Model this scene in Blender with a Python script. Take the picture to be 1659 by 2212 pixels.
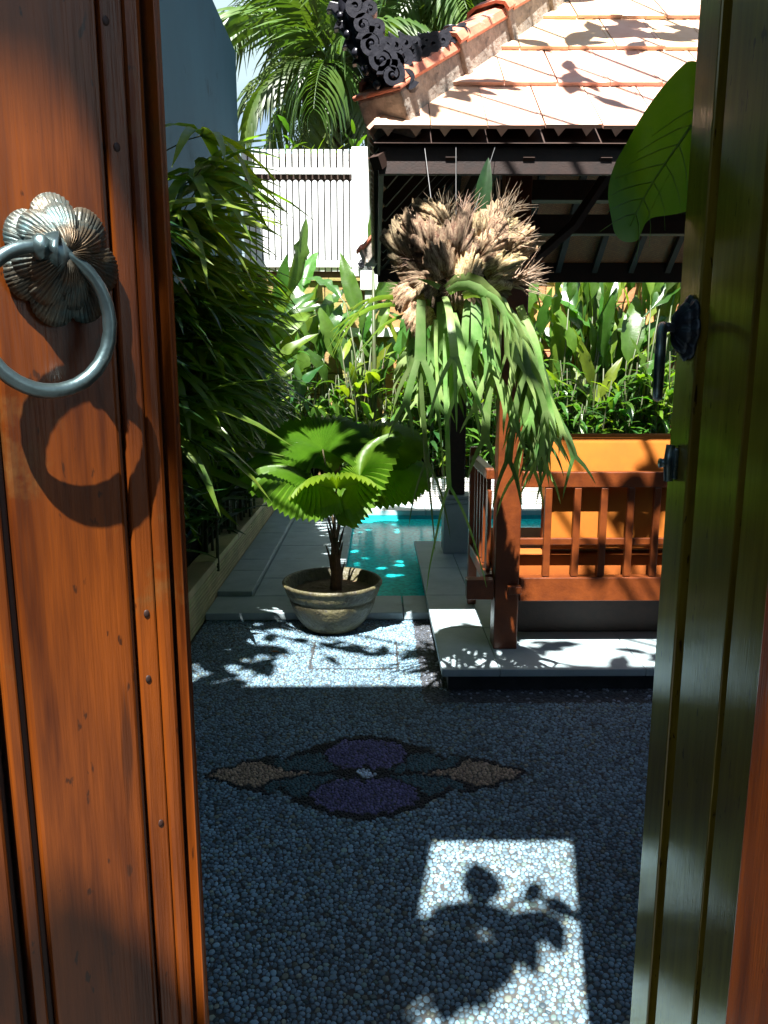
import bpy, math, random
import numpy as np
from mathutils import Vector, Matrix, Euler
R = math.radians
rnd = random.Random(7)
scene = bpy.context.scene
for o in list(bpy.data.objects): bpy.data.objects.remove(o)
C = scene.collection

# ------------------------------------------------------------------ camera, sky, sun, exposure
TILT, YAW, CAMH, F = R(10.7), R(0.55), 1.5, 1661.0      # F in pixels of a 1659 px wide picture
cd = bpy.data.cameras.new('camera'); cam = bpy.data.objects.new('camera', cd); C.objects.link(cam)
cam.location = (0, 0, CAMH); cam.rotation_euler = (R(90)-TILT, 0, -YAW)
cd.sensor_fit = 'HORIZONTAL'; cd.sensor_width = 36; cd.lens = 36*F/1659; cd.clip_start = .02; cd.clip_end = 500
scene.camera = cam

SUN_EL, SUN_AZ = R(62), R(11)
w = bpy.data.worlds.new('World'); scene.world = w; w.use_nodes = True
nt = w.node_tree; sky = nt.nodes.new('ShaderNodeTexSky'); sky.sky_type = 'NISHITA'; sky.sun_disc = False
sky.sun_elevation = SUN_EL; sky.sun_rotation = R(180)+SUN_AZ; sky.air_density = .8; sky.dust_density = .8; sky.ozone_density = 3.0
bg = nt.nodes['Background']; bg.inputs[1].default_value = 0.05
# bright thin cloud low in the sky, clearing towards the zenith
tc = nt.nodes.new('ShaderNodeTexCoord'); sx = nt.nodes.new('ShaderNodeSeparateXYZ'); nt.links.new(tc.outputs['Generated'], sx.inputs[0])
cr = nt.nodes.new('ShaderNodeMapRange'); cr.inputs[1].default_value = .40; cr.inputs[2].default_value = .60; cr.inputs[3].default_value = 1.25; cr.inputs[4].default_value = 0
nt.links.new(sx.outputs[2], cr.inputs[0])
cn = nt.nodes.new('ShaderNodeTexNoise'); cn.inputs['Scale'].default_value = 3.2; cn.inputs['Detail'].default_value = 7
nt.links.new(tc.outputs['Generated'], cn.inputs[0])
cm = nt.nodes.new('ShaderNodeMapRange'); cm.inputs[1].default_value = .22; cm.inputs[2].default_value = .50; nt.links.new(cn.outputs[0], cm.inputs[0])
mu = nt.nodes.new('ShaderNodeMath'); mu.operation = 'MULTIPLY'; mu.use_clamp = True; nt.links.new(cr.outputs[0], mu.inputs[0]); nt.links.new(cm.outputs[0], mu.inputs[1])
cx = nt.nodes.new('ShaderNodeMix'); cx.data_type = 'RGBA'; cx.inputs[7].default_value = (3.5, 4.5, 4.8, 1)
nt.links.new(mu.outputs[0], cx.inputs[0]); nt.links.new(sky.outputs[0], cx.inputs[6]); nt.links.new(cx.outputs[2], bg.inputs[0])
ld = bpy.data.lights.new('sun', 'SUN'); ld.energy = 5.0; ld.angle = R(.53); ld.color = (1, .975, .93)
sun = bpy.data.objects.new('sun', ld); C.objects.link(sun)
LD = Vector((math.sin(SUN_AZ)*math.cos(SUN_EL), math.cos(SUN_AZ)*math.cos(SUN_EL), -math.sin(SUN_EL)))
sun.rotation_euler = LD.to_track_quat('-Z', 'Y').to_euler(); sun.location = (-2, -6, 12)
scene.view_settings.view_transform = 'Standard'; scene.view_settings.look = 'None'
scene.view_settings.exposure = 2.15; scene.view_settings.gamma = 1; scene.view_settings.use_curve_mapping = False
scene.cycles.max_bounces = 6; scene.cycles.diffuse_bounces = 3; scene.cycles.use_denoising = True

# ------------------------------------------------------------------ measuring the place
def at(x, y, Y):
    """world point seen at (x, y) of the photo at depth Y"""
    cx, cy = (x-829.5)/F, -(y-1106)/F
    d = Vector((cx, math.cos(TILT)+cy*math.sin(TILT), -math.sin(TILT)+cy*math.cos(TILT)))
    d = Matrix.Rotation(-YAW, 3, 'Z') @ d
    return Vector((0, 0, CAMH)) + d*(Y/d.y)
def onz(x, y, z):
    p = at(x, y, 1.0); d = p-Vector((0, 0, CAMH))
    return Vector((0, 0, CAMH)) + d*((z-CAMH)/d.z)
def shade_from(p, h):
    """point at height h on the sun ray that reaches p"""
    p = Vector(p); t = (h-p.z)/(-LD.z); return p - LD*t

# ------------------------------------------------------------------ materials
def mat(name, col, rough=.6, col2=None, nscale=6, stretch=(1,1,1), bump=0, bscale=60, bstretch=None, coat=0, metal=0,
        trans=0, randv=0, spec=.5, attr=None, detail=4, coat_rough=.1, sheen=0, ramp=(.35,.65), objco=True, wear=None):
    m = bpy.data.materials.new(name); m.use_nodes = True; n = m.node_tree; b = n.nodes['Principled BSDF']; L = n.links
    b.inputs['Roughness'].default_value = rough; b.inputs['Metallic'].default_value = metal
    b.inputs['Specular IOR Level'].default_value = spec
    b.inputs['Coat Weight'].default_value = coat; b.inputs['Coat Roughness'].default_value = coat_rough
    tc = n.nodes.new('ShaderNodeTexCoord')
    mp = n.nodes.new('ShaderNodeMapping'); mp.inputs['Scale'].default_value = stretch
    L.new(tc.outputs['Object' if objco else 'Generated'], mp.inputs[0])
    out = None
    if attr:
        a = n.nodes.new('ShaderNodeAttribute'); a.attribute_name = attr; out = a.outputs['Color']
    else:
        c = n.nodes.new('ShaderNodeRGB'); c.outputs[0].default_value = (*col, 1); out = c.outputs[0]
    if col2:
        no = n.nodes.new('ShaderNodeTexNoise'); no.inputs['Scale'].default_value = nscale; no.inputs['Detail'].default_value = detail
        no.inputs['Roughness'].default_value = .65
        L.new(mp.outputs[0], no.inputs['Vector'])
        mr = n.nodes.new('ShaderNodeMapRange'); mr.inputs[1].default_value = ramp[0]; mr.inputs[2].default_value = ramp[1]
        L.new(no.outputs[0], mr.inputs[0])
        mx = n.nodes.new('ShaderNodeMix'); mx.data_type = 'RGBA'
        L.new(mr.outputs[0], mx.inputs[0]); L.new(out, mx.inputs[6]); mx.inputs[7].default_value = (*col2, 1); out = mx.outputs[2]
    if wear:
        no = n.nodes.new('ShaderNodeTexNoise'); no.inputs['Scale'].default_value = wear[1]; no.inputs['Detail'].default_value = 8
        no.inputs['Roughness'].default_value = .7; L.new(tc.outputs['Object'], no.inputs['Vector'])
        mr = n.nodes.new('ShaderNodeMapRange'); mr.inputs[1].default_value = wear[2]; mr.inputs[2].default_value = wear[2]+.1
        L.new(no.outputs[0], mr.inputs[0])
        mx = n.nodes.new('ShaderNodeMix'); mx.data_type = 'RGBA'
        L.new(mr.outputs[0], mx.inputs[0]); L.new(out, mx.inputs[6]); mx.inputs[7].default_value = (*wear[0], 1); out = mx.outputs[2]
        mr2 = n.nodes.new('ShaderNodeMapRange'); mr2.inputs[3].default_value = rough; mr2.inputs[4].default_value = min(1, rough+.25)
        L.new(mr.outputs[0], mr2.inputs[0]); L.new(mr2.outputs[0], b.inputs['Roughness'])
    if randv:
        oi = n.nodes.new('ShaderNodeObjectInfo'); hs = n.nodes.new('ShaderNodeHueSaturation')
        m1 = n.nodes.new('ShaderNodeMapRange'); m1.inputs[3].default_value = 1-randv; m1.inputs[4].default_value = 1+randv
        L.new(oi.outputs['Random'], m1.inputs[0]); L.new(m1.outputs[0], hs.inputs['Value'])
        m2 = n.nodes.new('ShaderNodeMapRange'); m2.inputs[3].default_value = .5-.025; m2.inputs[4].default_value = .5+.02
        ml = n.nodes.new('ShaderNodeMath'); ml.operation = 'FRACT'; mu = n.nodes.new('ShaderNodeMath'); mu.operation = 'MULTIPLY'; mu.inputs[1].default_value = 7.3
        L.new(oi.outputs['Random'], mu.inputs[0]); L.new(mu.outputs[0], ml.inputs[0]); L.new(ml.outputs[0], m2.inputs[0]); L.new(m2.outputs[0], hs.inputs['Hue'])
        L.new(out, hs.inputs['Color']); out = hs.outputs[0]
    L.new(out, b.inputs['Base Color'])
    if bump:
        nb = n.nodes.new('ShaderNodeTexNoise'); nb.inputs['Scale'].default_value = bscale; nb.inputs['Detail'].default_value = 5
        mp2 = n.nodes.new('ShaderNodeMapping'); mp2.inputs['Scale'].default_value = bstretch or stretch
        L.new(tc.outputs['Object'], mp2.inputs[0]); L.new(mp2.outputs[0], nb.inputs['Vector'])
        bp = n.nodes.new('ShaderNodeBump'); bp.inputs['Strength'].default_value = bump; bp.inputs['Distance'].default_value = .01
        L.new(nb.outputs[0], bp.inputs['Height']); L.new(bp.outputs[0], b.inputs['Normal'])
        if coat: L.new(bp.outputs[0], b.inputs['Coat Normal'])
    if trans:
        tr = n.nodes.new('ShaderNodeBsdfTranslucent'); ms = n.nodes.new('ShaderNodeMixShader'); ms.inputs[0].default_value = trans
        g = n.nodes.new('ShaderNodeMix'); g.data_type = 'RGBA'; g.blend_type = 'MULTIPLY'; g.inputs[0].default_value = 1
        L.new(out, g.inputs[6]); g.inputs[7].default_value = (2.2, 2.4, .6, 1); L.new(g.outputs[2], tr.inputs[0])
        L.new(b.outputs[0], ms.inputs[1]); L.new(tr.outputs[0], ms.inputs[2])
        L.new(ms.outputs[0], n.nodes['Material Output'].inputs[0])
    return m

M = {}
M['door'] = mat('varnished_teak', (.17,.040,.004), .32, (.05,.011,.002), 5, (6,6,.5), .10, 70, (6,6,.25), coat=.35, coat_rough=.2, spec=.3, wear=((.10,.045,.010), 4, .56))
M['door_right'] = mat('polished_teak_board', (.26,.20,.045), .30, (.15,.11,.022), 6, (8,8,.5), .05, 60, (8,8,.2), coat=1, coat_rough=.08, spec=.5)  # olive base stands in for the garden reflected in the varnish
for k_ in ('door_right',):
    b_ = M[k_].node_tree.nodes['Principled BSDF']; b_.inputs['Coat Tint'].default_value = (.80,.78,.38,1); b_.inputs['Specular Tint'].default_value = (.85,.80,.40,1)
def flecks(m, scale, stretch, th, col):
    n = m.node_tree; L = n.links; b = n.nodes['Principled BSDF']; src = b.inputs['Base Color'].links[0].from_socket
    tc = n.nodes.new('ShaderNodeTexCoord'); mp = n.nodes.new('ShaderNodeMapping'); mp.inputs['Scale'].default_value = stretch; L.new(tc.outputs['Object'], mp.inputs[0])
    no = n.nodes.new('ShaderNodeTexNoise'); no.inputs['Scale'].default_value = scale; no.inputs['Detail'].default_value = 3; L.new(mp.outputs[0], no.inputs[0])
    big = n.nodes.new('ShaderNodeTexNoise'); big.inputs['Scale'].default_value = 6; L.new(tc.outputs['Object'], big.inputs[0])
    ad = n.nodes.new('ShaderNodeMath'); ad.operation = 'MULTIPLY_ADD'; ad.inputs[1].default_value = .35; L.new(big.outputs[0], ad.inputs[0]); L.new(no.outputs[0], ad.inputs[2])
    mr = n.nodes.new('ShaderNodeMapRange'); mr.inputs[1].default_value = th; mr.inputs[2].default_value = th+.05; L.new(ad.outputs[0], mr.inputs[0])
    mx = n.nodes.new('ShaderNodeMix'); mx.data_type = 'RGBA'; L.new(mr.outputs[0], mx.inputs[0]); L.new(src, mx.inputs[6]); mx.inputs[7].default_value = (*col,1); L.new(mx.outputs[2], b.inputs['Base Color'])
flecks(M['door'], 130, (1,1,.4), .87, (.035,.010,.003)); flecks(M['door'], 60, (1,1,.06), .84, (.05,.013,.003)); flecks(M['door_right'], 120, (1,1,.25), .84, (.03,.015,.006))
M['door_dark'] = mat('dark_groove_wood', (.025,.007,.003), .6, (.012,.004,.002), 8, (4,4,.5))
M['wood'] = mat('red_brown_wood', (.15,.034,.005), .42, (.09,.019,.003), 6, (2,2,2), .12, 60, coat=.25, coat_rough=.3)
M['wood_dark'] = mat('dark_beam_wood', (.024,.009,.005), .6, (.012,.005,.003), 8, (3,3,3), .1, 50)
M['metal'] = mat('aged_bronze', (.15,.21,.22), .33, (.07,.11,.11), 30, (1,1,1), .07, 60, metal=.85, wear=((.40,.44,.36), 50, .58))
M['boss'] = mat('verdigris_bronze', (.035,.080,.088), .45, (.13,.085,.045), 28, (1,1,1), .15, 200, metal=.6)
M['iron'] = mat('blackened_iron', (.03,.04,.05), .4, (.06,.08,.1), 40, (1,1,1), .2, 100, metal=.7)
M['pebble'] = mat('pebble', (.3,.3,.3), .55, attr='col', bump=.1, bscale=200)
M['pebble_one'] = mat('loose_pebble', (.42,.44,.43), .5, (.30,.34,.35), 60, randv=.45, bump=.1, bscale=200)
M['grout'] = mat('dark_grout', (.035,.038,.04), .9, (.06,.06,.055), 30)
M['soil'] = mat('soil', (.035,.025,.018), .95, (.06,.045,.03), 8, bump=.6, bscale=20)
M['stone'] = mat('pale_stone_slab', (.34,.42,.44), .55, (.26,.33,.35), 5, bump=.06, bscale=60, wear=((.27,.29,.25), 3, .6))
M['stone_side'] = mat('grey_stone_block', (.33,.35,.33), .7, (.23,.25,.24), 6, bump=.2, bscale=50)
M['plinth_dark'] = mat('dark_plinth_stone', (.05,.055,.06), .6, (.03,.035,.04), 10, bump=.2, bscale=60)
M['rib'] = mat('ribbed_sandstone', (.42,.36,.18), .65, (.26,.26,.12), 4, (1,1,1), .2, 80, randv=.15)
M['rib_white'] = mat('pale_ribbed_stone', (.62,.60,.55), .7, (.45,.42,.38), 6, (1,1,1), .2, 80, randv=.08)  # same cladding as the left planter wall, in a paler tone
M['cap'] = mat('white_capstone', (.68,.68,.66), .6, (.5,.5,.48), 6)
M['tile'] = mat('terracotta_roof_tile', (.70,.46,.32), .5, (.64,.36,.22), 7, (1,1,1), .12, 60, randv=.14, wear=((.68,.40,.25), 12, .60))
M['tile_edge'] = mat('terracotta_cap', (.55,.21,.12), .6, (.40,.12,.07), 10, (1,1,1), .25, 60, wear=((.5,.45,.38), 14, .56))
M['mortar'] = mat('weathered_mortar', (.38,.33,.27), .85, (.20,.17,.14), 18, (1,1,1), .8, 45, wear=((.06,.05,.045), 16, .60))
M['carving'] = mat('black_carved_stone', (.010,.010,.015), .30, (.022,.022,.03), 25, bump=.12, bscale=60)
M['cushion'] = mat('orange_canvas', (.34,.085,.004), .85, (.30,.07,.003), 8, (1,1,1), .25, 500)
M['cushion_top'] = mat('yellow_canvas', (.42,.125,.004), .85, (.38,.105,.004), 8, (1,1,1), .25, 500)
M['pot'] = mat('mossy_stoneware', (.06,.052,.03), .5, (.11,.10,.045), 14, (1,1,1), .9, 55, wear=((.05,.045,.035), 25, .55))
M['potsoil'] = mat('potting_soil', (.10,.06,.03), .95, (.20,.13,.07), 50, bump=1, bscale=70)
M['white'] = mat('white_painted_wood', (.66,.68,.67), .6, (.52,.54,.53), 5, (3,3,1), .05, 40, wear=((.35,.33,.3), 20, .68))
M['gap'] = mat('brown_backing_board', (.05,.03,.02), .9, (.03,.02,.015), 10)
M['bluewall'] = mat('grey_blue_render', (.014,.068,.110), .85, (.010,.052,.088), 1.5, (1,1,.4), .05, 60, wear=((.012,.036,.052), 1.6, .56))
M['mossy'] = mat('mossy_stone_block', (.30,.17,.07), .85, (.22,.22,.06), 7, (1,1,1), .6, 40, randv=.2)
M['ochre'] = mat('orange_stone_wall', (.50,.22,.09), .85, (.36,.18,.07), 6, (1,1,1), .5, 30, randv=.2)
M['weave'] = None
M['rafter'] = mat('rafter_wood', (.035,.013,.006), .6, (.02,.008,.004), 8)
M['bark'] = mat('tree_bark', (.14,.11,.08), .9, (.07,.055,.04), 14, (1,1,.4), .6, 40)
M['cane'] = mat('green_cane', (.045,.065,.02), .7, (.05,.045,.02), 30, (1,1,.3))
M['stem'] = mat('petiole', (.045,.08,.018), .5, (.05,.05,.02), 20)
M['petiole_dark'] = mat('brown_petiole', (.06,.05,.02), .5, (.08,.05,.03), 20)
M['leaf'] = mat('broad_leaf', (.050,.125,.018), .33, (.035,.09,.012), 7, trans=.35, randv=.35, coat=.15, bump=.15, bscale=25, bstretch=(1,6,1))
M['leaf_y'] = mat('yellow_green_leaf', (.13,.20,.02), .36, (.09,.15,.015), 7, trans=.38, randv=.3, wear=((.28,.22,.05), 9, .66))
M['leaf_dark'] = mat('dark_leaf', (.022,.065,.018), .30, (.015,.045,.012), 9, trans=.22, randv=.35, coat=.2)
M['leaf_rhapis'] = mat('lady_palm_leaf', (.060,.13,.018), .36, (.11,.16,.018), 5, trans=.35, randv=.45, wear=((.26,.17,.05), 9, .66))
M['leaf_palm'] = mat('feather_palm_leaf', (.040,.085,.018), .40, (.07,.11,.02), 5, trans=.25, randv=.3)
M['licuala'] = mat('pleated_fan_leaf', (.10,.19,.013), .36, (.065,.14,.009), 6, trans=.45, randv=.12, coat=.1)
M['fern'] = mat('antler_frond', (.10,.21,.045), .34, (.22,.31,.12), 7, trans=.25, randv=.5, coat=.25, wear=((.30,.34,.10), 8, .66))
M['fern_dry'] = mat('papery_dry_frond', (.09,.042,.016), .85, (.42,.32,.18), 3.2, (7,1.2,7), trans=.0, randv=.55, bump=.5, bscale=9, bstretch=(9,1.0,9), wear=((.16,.06,.02), 9, .55))
M['fibre'] = mat('dry_fibre', (.42,.34,.25), .85, (.24,.14,.07), 5, randv=.45)
M['fibre_dark'] = mat('root_fibre', (.05,.035,.02), .9, (.10,.06,.03), 30, bump=.8, bscale=80)
M['philo'] = mat('philodendron_leaf', (.05,.135,.006), .45, (.075,.155,.008), 7, trans=.4, spec=.25, bump=.2, bscale=30, wear=((.16,.19,.015), 8, .66))
M['philo_vein'] = mat('leaf_vein', (.10,.20,.02), .4, (.08,.17,.015), 9, trans=.2)
M['rope'] = mat('wire', (.1,.1,.1), .5)
M['basin'] = mat('pool_tile', (.02,.32,.33), .4, (.015,.22,.26), 14)

def weave_mat():
    m = bpy.data.materials.new('woven_bamboo'); m.use_nodes = True; n = m.node_tree; b = n.nodes['Principled BSDF']; L = n.links
    tc = n.nodes.new('ShaderNodeTexCoord'); mp = n.nodes.new('ShaderNodeMapping'); mp.inputs['Rotation'].default_value = (0, 0, .5)
    L.new(tc.outputs['Object'], mp.inputs[0])
    br = n.nodes.new('ShaderNodeTexBrick'); br.inputs['Scale'].default_value = 26; br.offset = .5
    br.inputs['Color1'].default_value = (.50,.18,.05,1); br.inputs['Color2'].default_value = (.36,.12,.035,1); br.inputs['Mortar'].default_value = (.05,.018,.008,1)
    br.inputs['Mortar Size'].default_value = .03
    L.new(mp.outputs[0], br.inputs[0]); L.new(br.outputs[0], b.inputs[0]); b.inputs['Roughness'].default_value = .5
    bp = n.nodes.new('ShaderNodeBump'); bp.inputs['Strength'].default_value = .5; L.new(br.outputs[1], bp.inputs['Height']); bp.invert = True
    L.new(bp.outputs[0], b.inputs['Normal']); return m
M['weave'] = weave_mat()

def water_mat():
    m = bpy.data.materials.new('pool_water'); m.use_nodes = True; n = m.node_tree; b = n.nodes['Principled BSDF']; L = n.links
    tc = n.nodes.new('ShaderNodeTexCoord')
    v = n.nodes.new('ShaderNodeTexVoronoi'); v.inputs['Scale'].default_value = 34; v.feature = 'SMOOTH_F1'
    no = n.nodes.new('ShaderNodeTexNoise'); no.inputs['Scale'].default_value = 9; no.inputs['Detail'].default_value = 6; no.inputs['Distortion'].default_value = .8
    vm = n.nodes.new('ShaderNodeVectorMath'); vm.operation = 'MULTIPLY_ADD'; vm.inputs[1].default_value = (.06,.06,.06)
    L.new(tc.outputs['Object'], no.inputs[0]); L.new(no.outputs[1], vm.inputs[0]); L.new(tc.outputs['Object'], vm.inputs[2]); L.new(vm.outputs[0], v.inputs[0])
    mr = n.nodes.new('ShaderNodeMapRange'); mr.inputs[1].default_value = .05; mr.inputs[2].default_value = .55; L.new(v.outputs[0], mr.inputs[0])
    mx = n.nodes.new('ShaderNodeMix'); mx.data_type = 'RGBA'; L.new(mr.outputs[0], mx.inputs[0])
    mx.inputs[6].default_value = (.004,.40,.42,1); mx.inputs[7].default_value = (.02,.80,.80,1)
    L.new(mx.outputs[2], b.inputs[0]); b.inputs['Roughness'].default_value = .14; b.inputs['Specular IOR Level'].default_value = .10; b.inputs['IOR'].default_value = 1.33
    b.inputs['Subsurface Weight'].default_value = 0; b.inputs['Subsurface Radius'].default_value = (.1,.9,1); b.inputs['Subsurface Scale'].default_value = .30
    bp = n.nodes.new('ShaderNodeBump'); bp.inputs['Strength'].default_value = .10; bp.inputs['Distance'].default_value = .01
    L.new(v.outputs[0], bp.inputs['Height']); L.new(bp.outputs[0], b.inputs['Normal']); return m
M['water'] = water_mat()

# ------------------------------------------------------------------ mesh helpers
class MB:
    def __init__(s): s.v = []; s.f = []
    def add(s, vs, fs):
        n = len(s.v); s.v += [tuple(v) for v in vs]; s.f += [tuple(i+n for i in f) for f in fs]; return s
    def box(s, a, b, T=None):
        x0,y0,z0 = a; x1,y1,z1 = b
        vs = [(x0,y0,z0),(x1,y0,z0),(x1,y1,z0),(x0,y1,z0),(x0,y0,z1),(x1,y0,z1),(x1,y1,z1),(x0,y1,z1)]
        if T is not None: vs = [T @ Vector(v) for v in vs]
        return s.add(vs, [(0,3,2,1),(4,5,6,7),(0,1,5,4),(1,2,6,5),(2,3,7,6),(3,0,4,7)])
    def tube(s, pts, rad, n=8, cap=True):
        pts = [Vector(p) for p in pts]; rs = rad if isinstance(rad, (list,tuple)) else [rad]*len(pts)
        vs = []; fs = []; prev = None
        for i, p in enumerate(pts):
            t = (pts[min(i+1,len(pts)-1)]-pts[max(i-1,0)])
            t = t.normalized() if t.length > 1e-9 else Vector((0,0,1))
            if prev is None:
                a = Vector((0,0,1)) if abs(t.z) < .9 else Vector((1,0,0)); u = t.cross(a).normalized()
            else: u = (prev - t*prev.dot(t)).normalized()
            prev = u; v = t.cross(u)
            for k in range(n):
                an = 2*math.pi*k/n; vs.append(p+(u*math.cos(an)+v*math.sin(an))*rs[i])
        for i in range(len(pts)-1):
            for k in range(n): fs.append((i*n+k, i*n+(k+1)%n, (i+1)*n+(k+1)%n, (i+1)*n+k))
        if cap: fs.append(tuple(range(n-1,-1,-1))); fs.append(tuple((len(pts)-1)*n+k for k in range(n)))
        return s.add(vs, fs)
    def lathe(s, prof, n=32, c=(0,0,0), wob=0):
        vs = []; fs = []; r0 = random.Random(3)
        for (r, z) in prof:
            for k in range(n):
                an = 2*math.pi*k/n; vs.append((c[0]+r*math.cos(an)*(1+wob*math.sin(3*an+z*9)), c[1]+r*math.sin(an)*(1+wob*math.sin(2*an+z*7)), c[2]+z))
        for i in range(len(prof)-1):
            for k in range(n): fs.append((i*n+k, i*n+(k+1)%n, (i+1)*n+(k+1)%n, (i+1)*n+k))
        return s.add(vs, fs)
    def ball(s, c, r, n=10, m=7, sq=(1,1,1)):
        prof = [(max(1e-4, math.sin(math.pi*i/m))*r, -math.cos(math.pi*i/m)*r) for i in range(m+1)]
        k0 = len(s.v); s.lathe(prof, n)
        for i in range(k0, len(s.v)):
            v = s.v[i]; s.v[i] = (v[0]*sq[0]+c[0], v[1]*sq[1]+c[1], v[2]*sq[2]+c[2])
        return s
    def mesh(s, name, m, smooth=False):
        me = bpy.data.meshes.new(name); me.from_pydata(s.v, [], s.f); me.materials.append(m)
        if smooth: me.polygons.foreach_set('use_smooth', [True]*len(me.polygons))
        me.update(); return me
    def build(s, name, m, parent=None, smooth=False, bevel=0, **kw):
        return link(name, s.mesh(name, m, smooth), parent, bevel=bevel, **kw)
def link(name, me, parent=None, T=None, bevel=0, **kw):
    o = bpy.data.objects.new(name, me); C.objects.link(o)
    if parent is not None: o.parent = parent
    if T is not None: o.matrix_local = T
    if bevel:
        b = o.modifiers.new('bevel', 'BEVEL'); b.width = bevel; b.segments = 2; b.limit_method = 'ANGLE'; b.angle_limit = R(40)
    for k, v in kw.items(): o[k] = v
    return o
def thing(name, label, cat, loc=(0,0,0), rz=0, group=None):
    o = bpy.data.objects.new(name, None); C.objects.link(o); o.location = loc; o.rotation_euler = (0,0,rz); o.empty_display_size = .1
    o['label'] = label; o['category'] = cat
    if group: o['group'] = group
    return o
def boxobj(name, a, b, m, parent=None, bevel=.003, **kw): return MB().box(a, b).build(name, m, parent, bevel=bevel, **kw)
def frame(p, d, up):
    d = Vector(d).normalized(); up = Vector(up); x = d.cross(up)
    if x.length < 1e-4: x = d.cross(Vector((1,.3,.1)))
    x.normalize(); z = x.cross(d)
    m = Matrix((x, d, z)).transposed().to_4x4(); m.translation = p; return m
def sc(k): return Matrix.Scale(k, 4)

# ------------------------------------------------------------------ ground, paving, pebbles
def sheet(name, rects, z, m, kind='structure', parent=None):
    b = MB()
    for (x0,y0,x1,y1) in rects: b.add([(x0,y0,z),(x1,y0,z),(x1,y1,z),(x0,y1,z)], [(0,1,2,3)])
    o = b.build(name, m, parent)
    if kind: o['kind'] = kind
    return o
PX0, PX1, PY0, PY1 = -.24, 3.0, 4.76, 7.72          # pool opening
sheet('ground', [(-200,-200,PX0,200),(PX1,-200,200,200),(PX0,-200,PX1,PY0),(PX0,PY1,PX1,200)], -.03, M['soil'])
paving = sheet('paving', [(-1.03,-1.5,3.2,4.45)], 0, M['grout'])

def voronoi_pebbles(x0, y0, x1, y1, s, seed, keep, colf, nang=8, gap=.0007, h=.0032, jit=.49):
    """irregular rounded pebbles packed edge to edge; returns list of (verts, faces) arrays and colours"""
    g = np.random.default_rng(seed)
    nx = int((x1-x0)/s)+5; ny = int((y1-y0)/(s*.92))+5
    ix, iy = np.meshgrid(np.arange(nx), np.arange(ny), indexing='ij')
    X = x0-2*s+(ix+.5*(iy%2))*s+g.uniform(-jit,jit,(nx,ny))*s; Y = y0-2*s+iy*s*.92+g.uniform(-jit,jit,(nx,ny))*s
    gone = g.random((nx,ny)) < .16; X = np.where(gone, X+1e3, X)
    ang = np.linspace(0, 2*np.pi, nang, endpoint=False)
    rad = np.full((nx,ny,nang), s*1.3)
    for dx in (-2,-1,0,1,2):
        for dy in (-2,-1,0,1,2):
            if dx == 0 and dy == 0: continue
            vx = np.roll(X, (-dx,-dy), (0,1))-X; vy = np.roll(Y, (-dx,-dy), (0,1))-Y
            d = np.hypot(vx, vy); ok = (d < 4*s) & (d > 1e-6)
            c = (np.cos(ang)[None,None]*vx[...,None]+np.sin(ang)[None,None]*vy[...,None])/np.maximum(d,1e-6)[...,None]
            rr = np.where((c > .05) & ok[...,None], (d[...,None]/2-gap)/np.maximum(c,.05), 9)
            rad = np.minimum(rad, rr)
    rad = .68*rad+.16*(np.roll(rad,1,2)+np.roll(rad,-1,2))
    rad = np.minimum(rad, rad.mean(2, keepdims=True)*1.5)*g.uniform(.90,1.0,rad.shape[:2])[...,None]
    sel = np.zeros((nx,ny), bool); sel[2:-2,2:-2] = True
    sel &= keep(X, Y)
    X, Y, rad = X[sel], Y[sel], rad[sel]
    cols = colf(X, Y, g)
    hh = h*g.uniform(.7,1.35,len(X)); tx = g.normal(0,.07,len(X)); ty = g.normal(0,.07,len(X))
    vs = []
    for fr, zz in ((1., 0.), (.93, .70), (.70, 1.)):
        vx = rad*fr*np.cos(ang); vy = rad*fr*np.sin(ang)
        vz = hh[:,None]*zz+(vx*tx[:,None]+vy*ty[:,None])*zz
        vs.append(np.stack([X[:,None]+vx, Y[:,None]+vy, vz], -1))
    V = np.concatenate(vs, 1)     # n, 3*nang, 3
    k = np.arange(nang); k2 = (k+1) % nang
    q1 = np.stack([k, k2, k2+nang, k+nang], 1); q2 = q1+nang
    top = np.arange(2*nang, 3*nang)
    return V, (np.concatenate([q1,q2]), top), cols
def pebble_mesh(name, V, fc, cols, z, m, parent, **kw):
    n, nv = V.shape[0], V.shape[1]; Q, top = fc
    co = V.reshape(-1,3).copy(); co[:,2] += z
    off = (np.arange(n)*nv)[:,None]
    ql = (Q.reshape(1,-1)+off).reshape(-1); tl = (top[None]+off).reshape(-1)
    me = bpy.data.meshes.new(name)
    loops = np.concatenate([ql, tl]); nq = n*len(Q); nt_ = n
    me.vertices.add(len(co)); me.vertices.foreach_set('co', co.ravel())
    me.loops.add(len(loops)); me.loops.foreach_set('vertex_index', loops.astype(np.int32))
    me.polygons.add(nq+nt_)
    st = np.concatenate([np.arange(nq)*4, nq*4+np.arange(nt_)*len(top)])
    me.polygons.foreach_set('loop_start', st.astype(np.int32))
    me.polygons.foreach_set('use_smooth', np.ones(nq+nt_, bool))
    me.update(calc_edges=True); me.validate()
    a = me.color_attributes.new('col', 'FLOAT_COLOR', 'POINT')
    cc = np.concatenate([np.repeat(cols, nv, 0), np.ones((n*nv,1))], 1); a.data.foreach_set('color', cc.astype(np.float32).ravel())
    me.materials.append(m); return link(name, me, parent, **kw)

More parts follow.
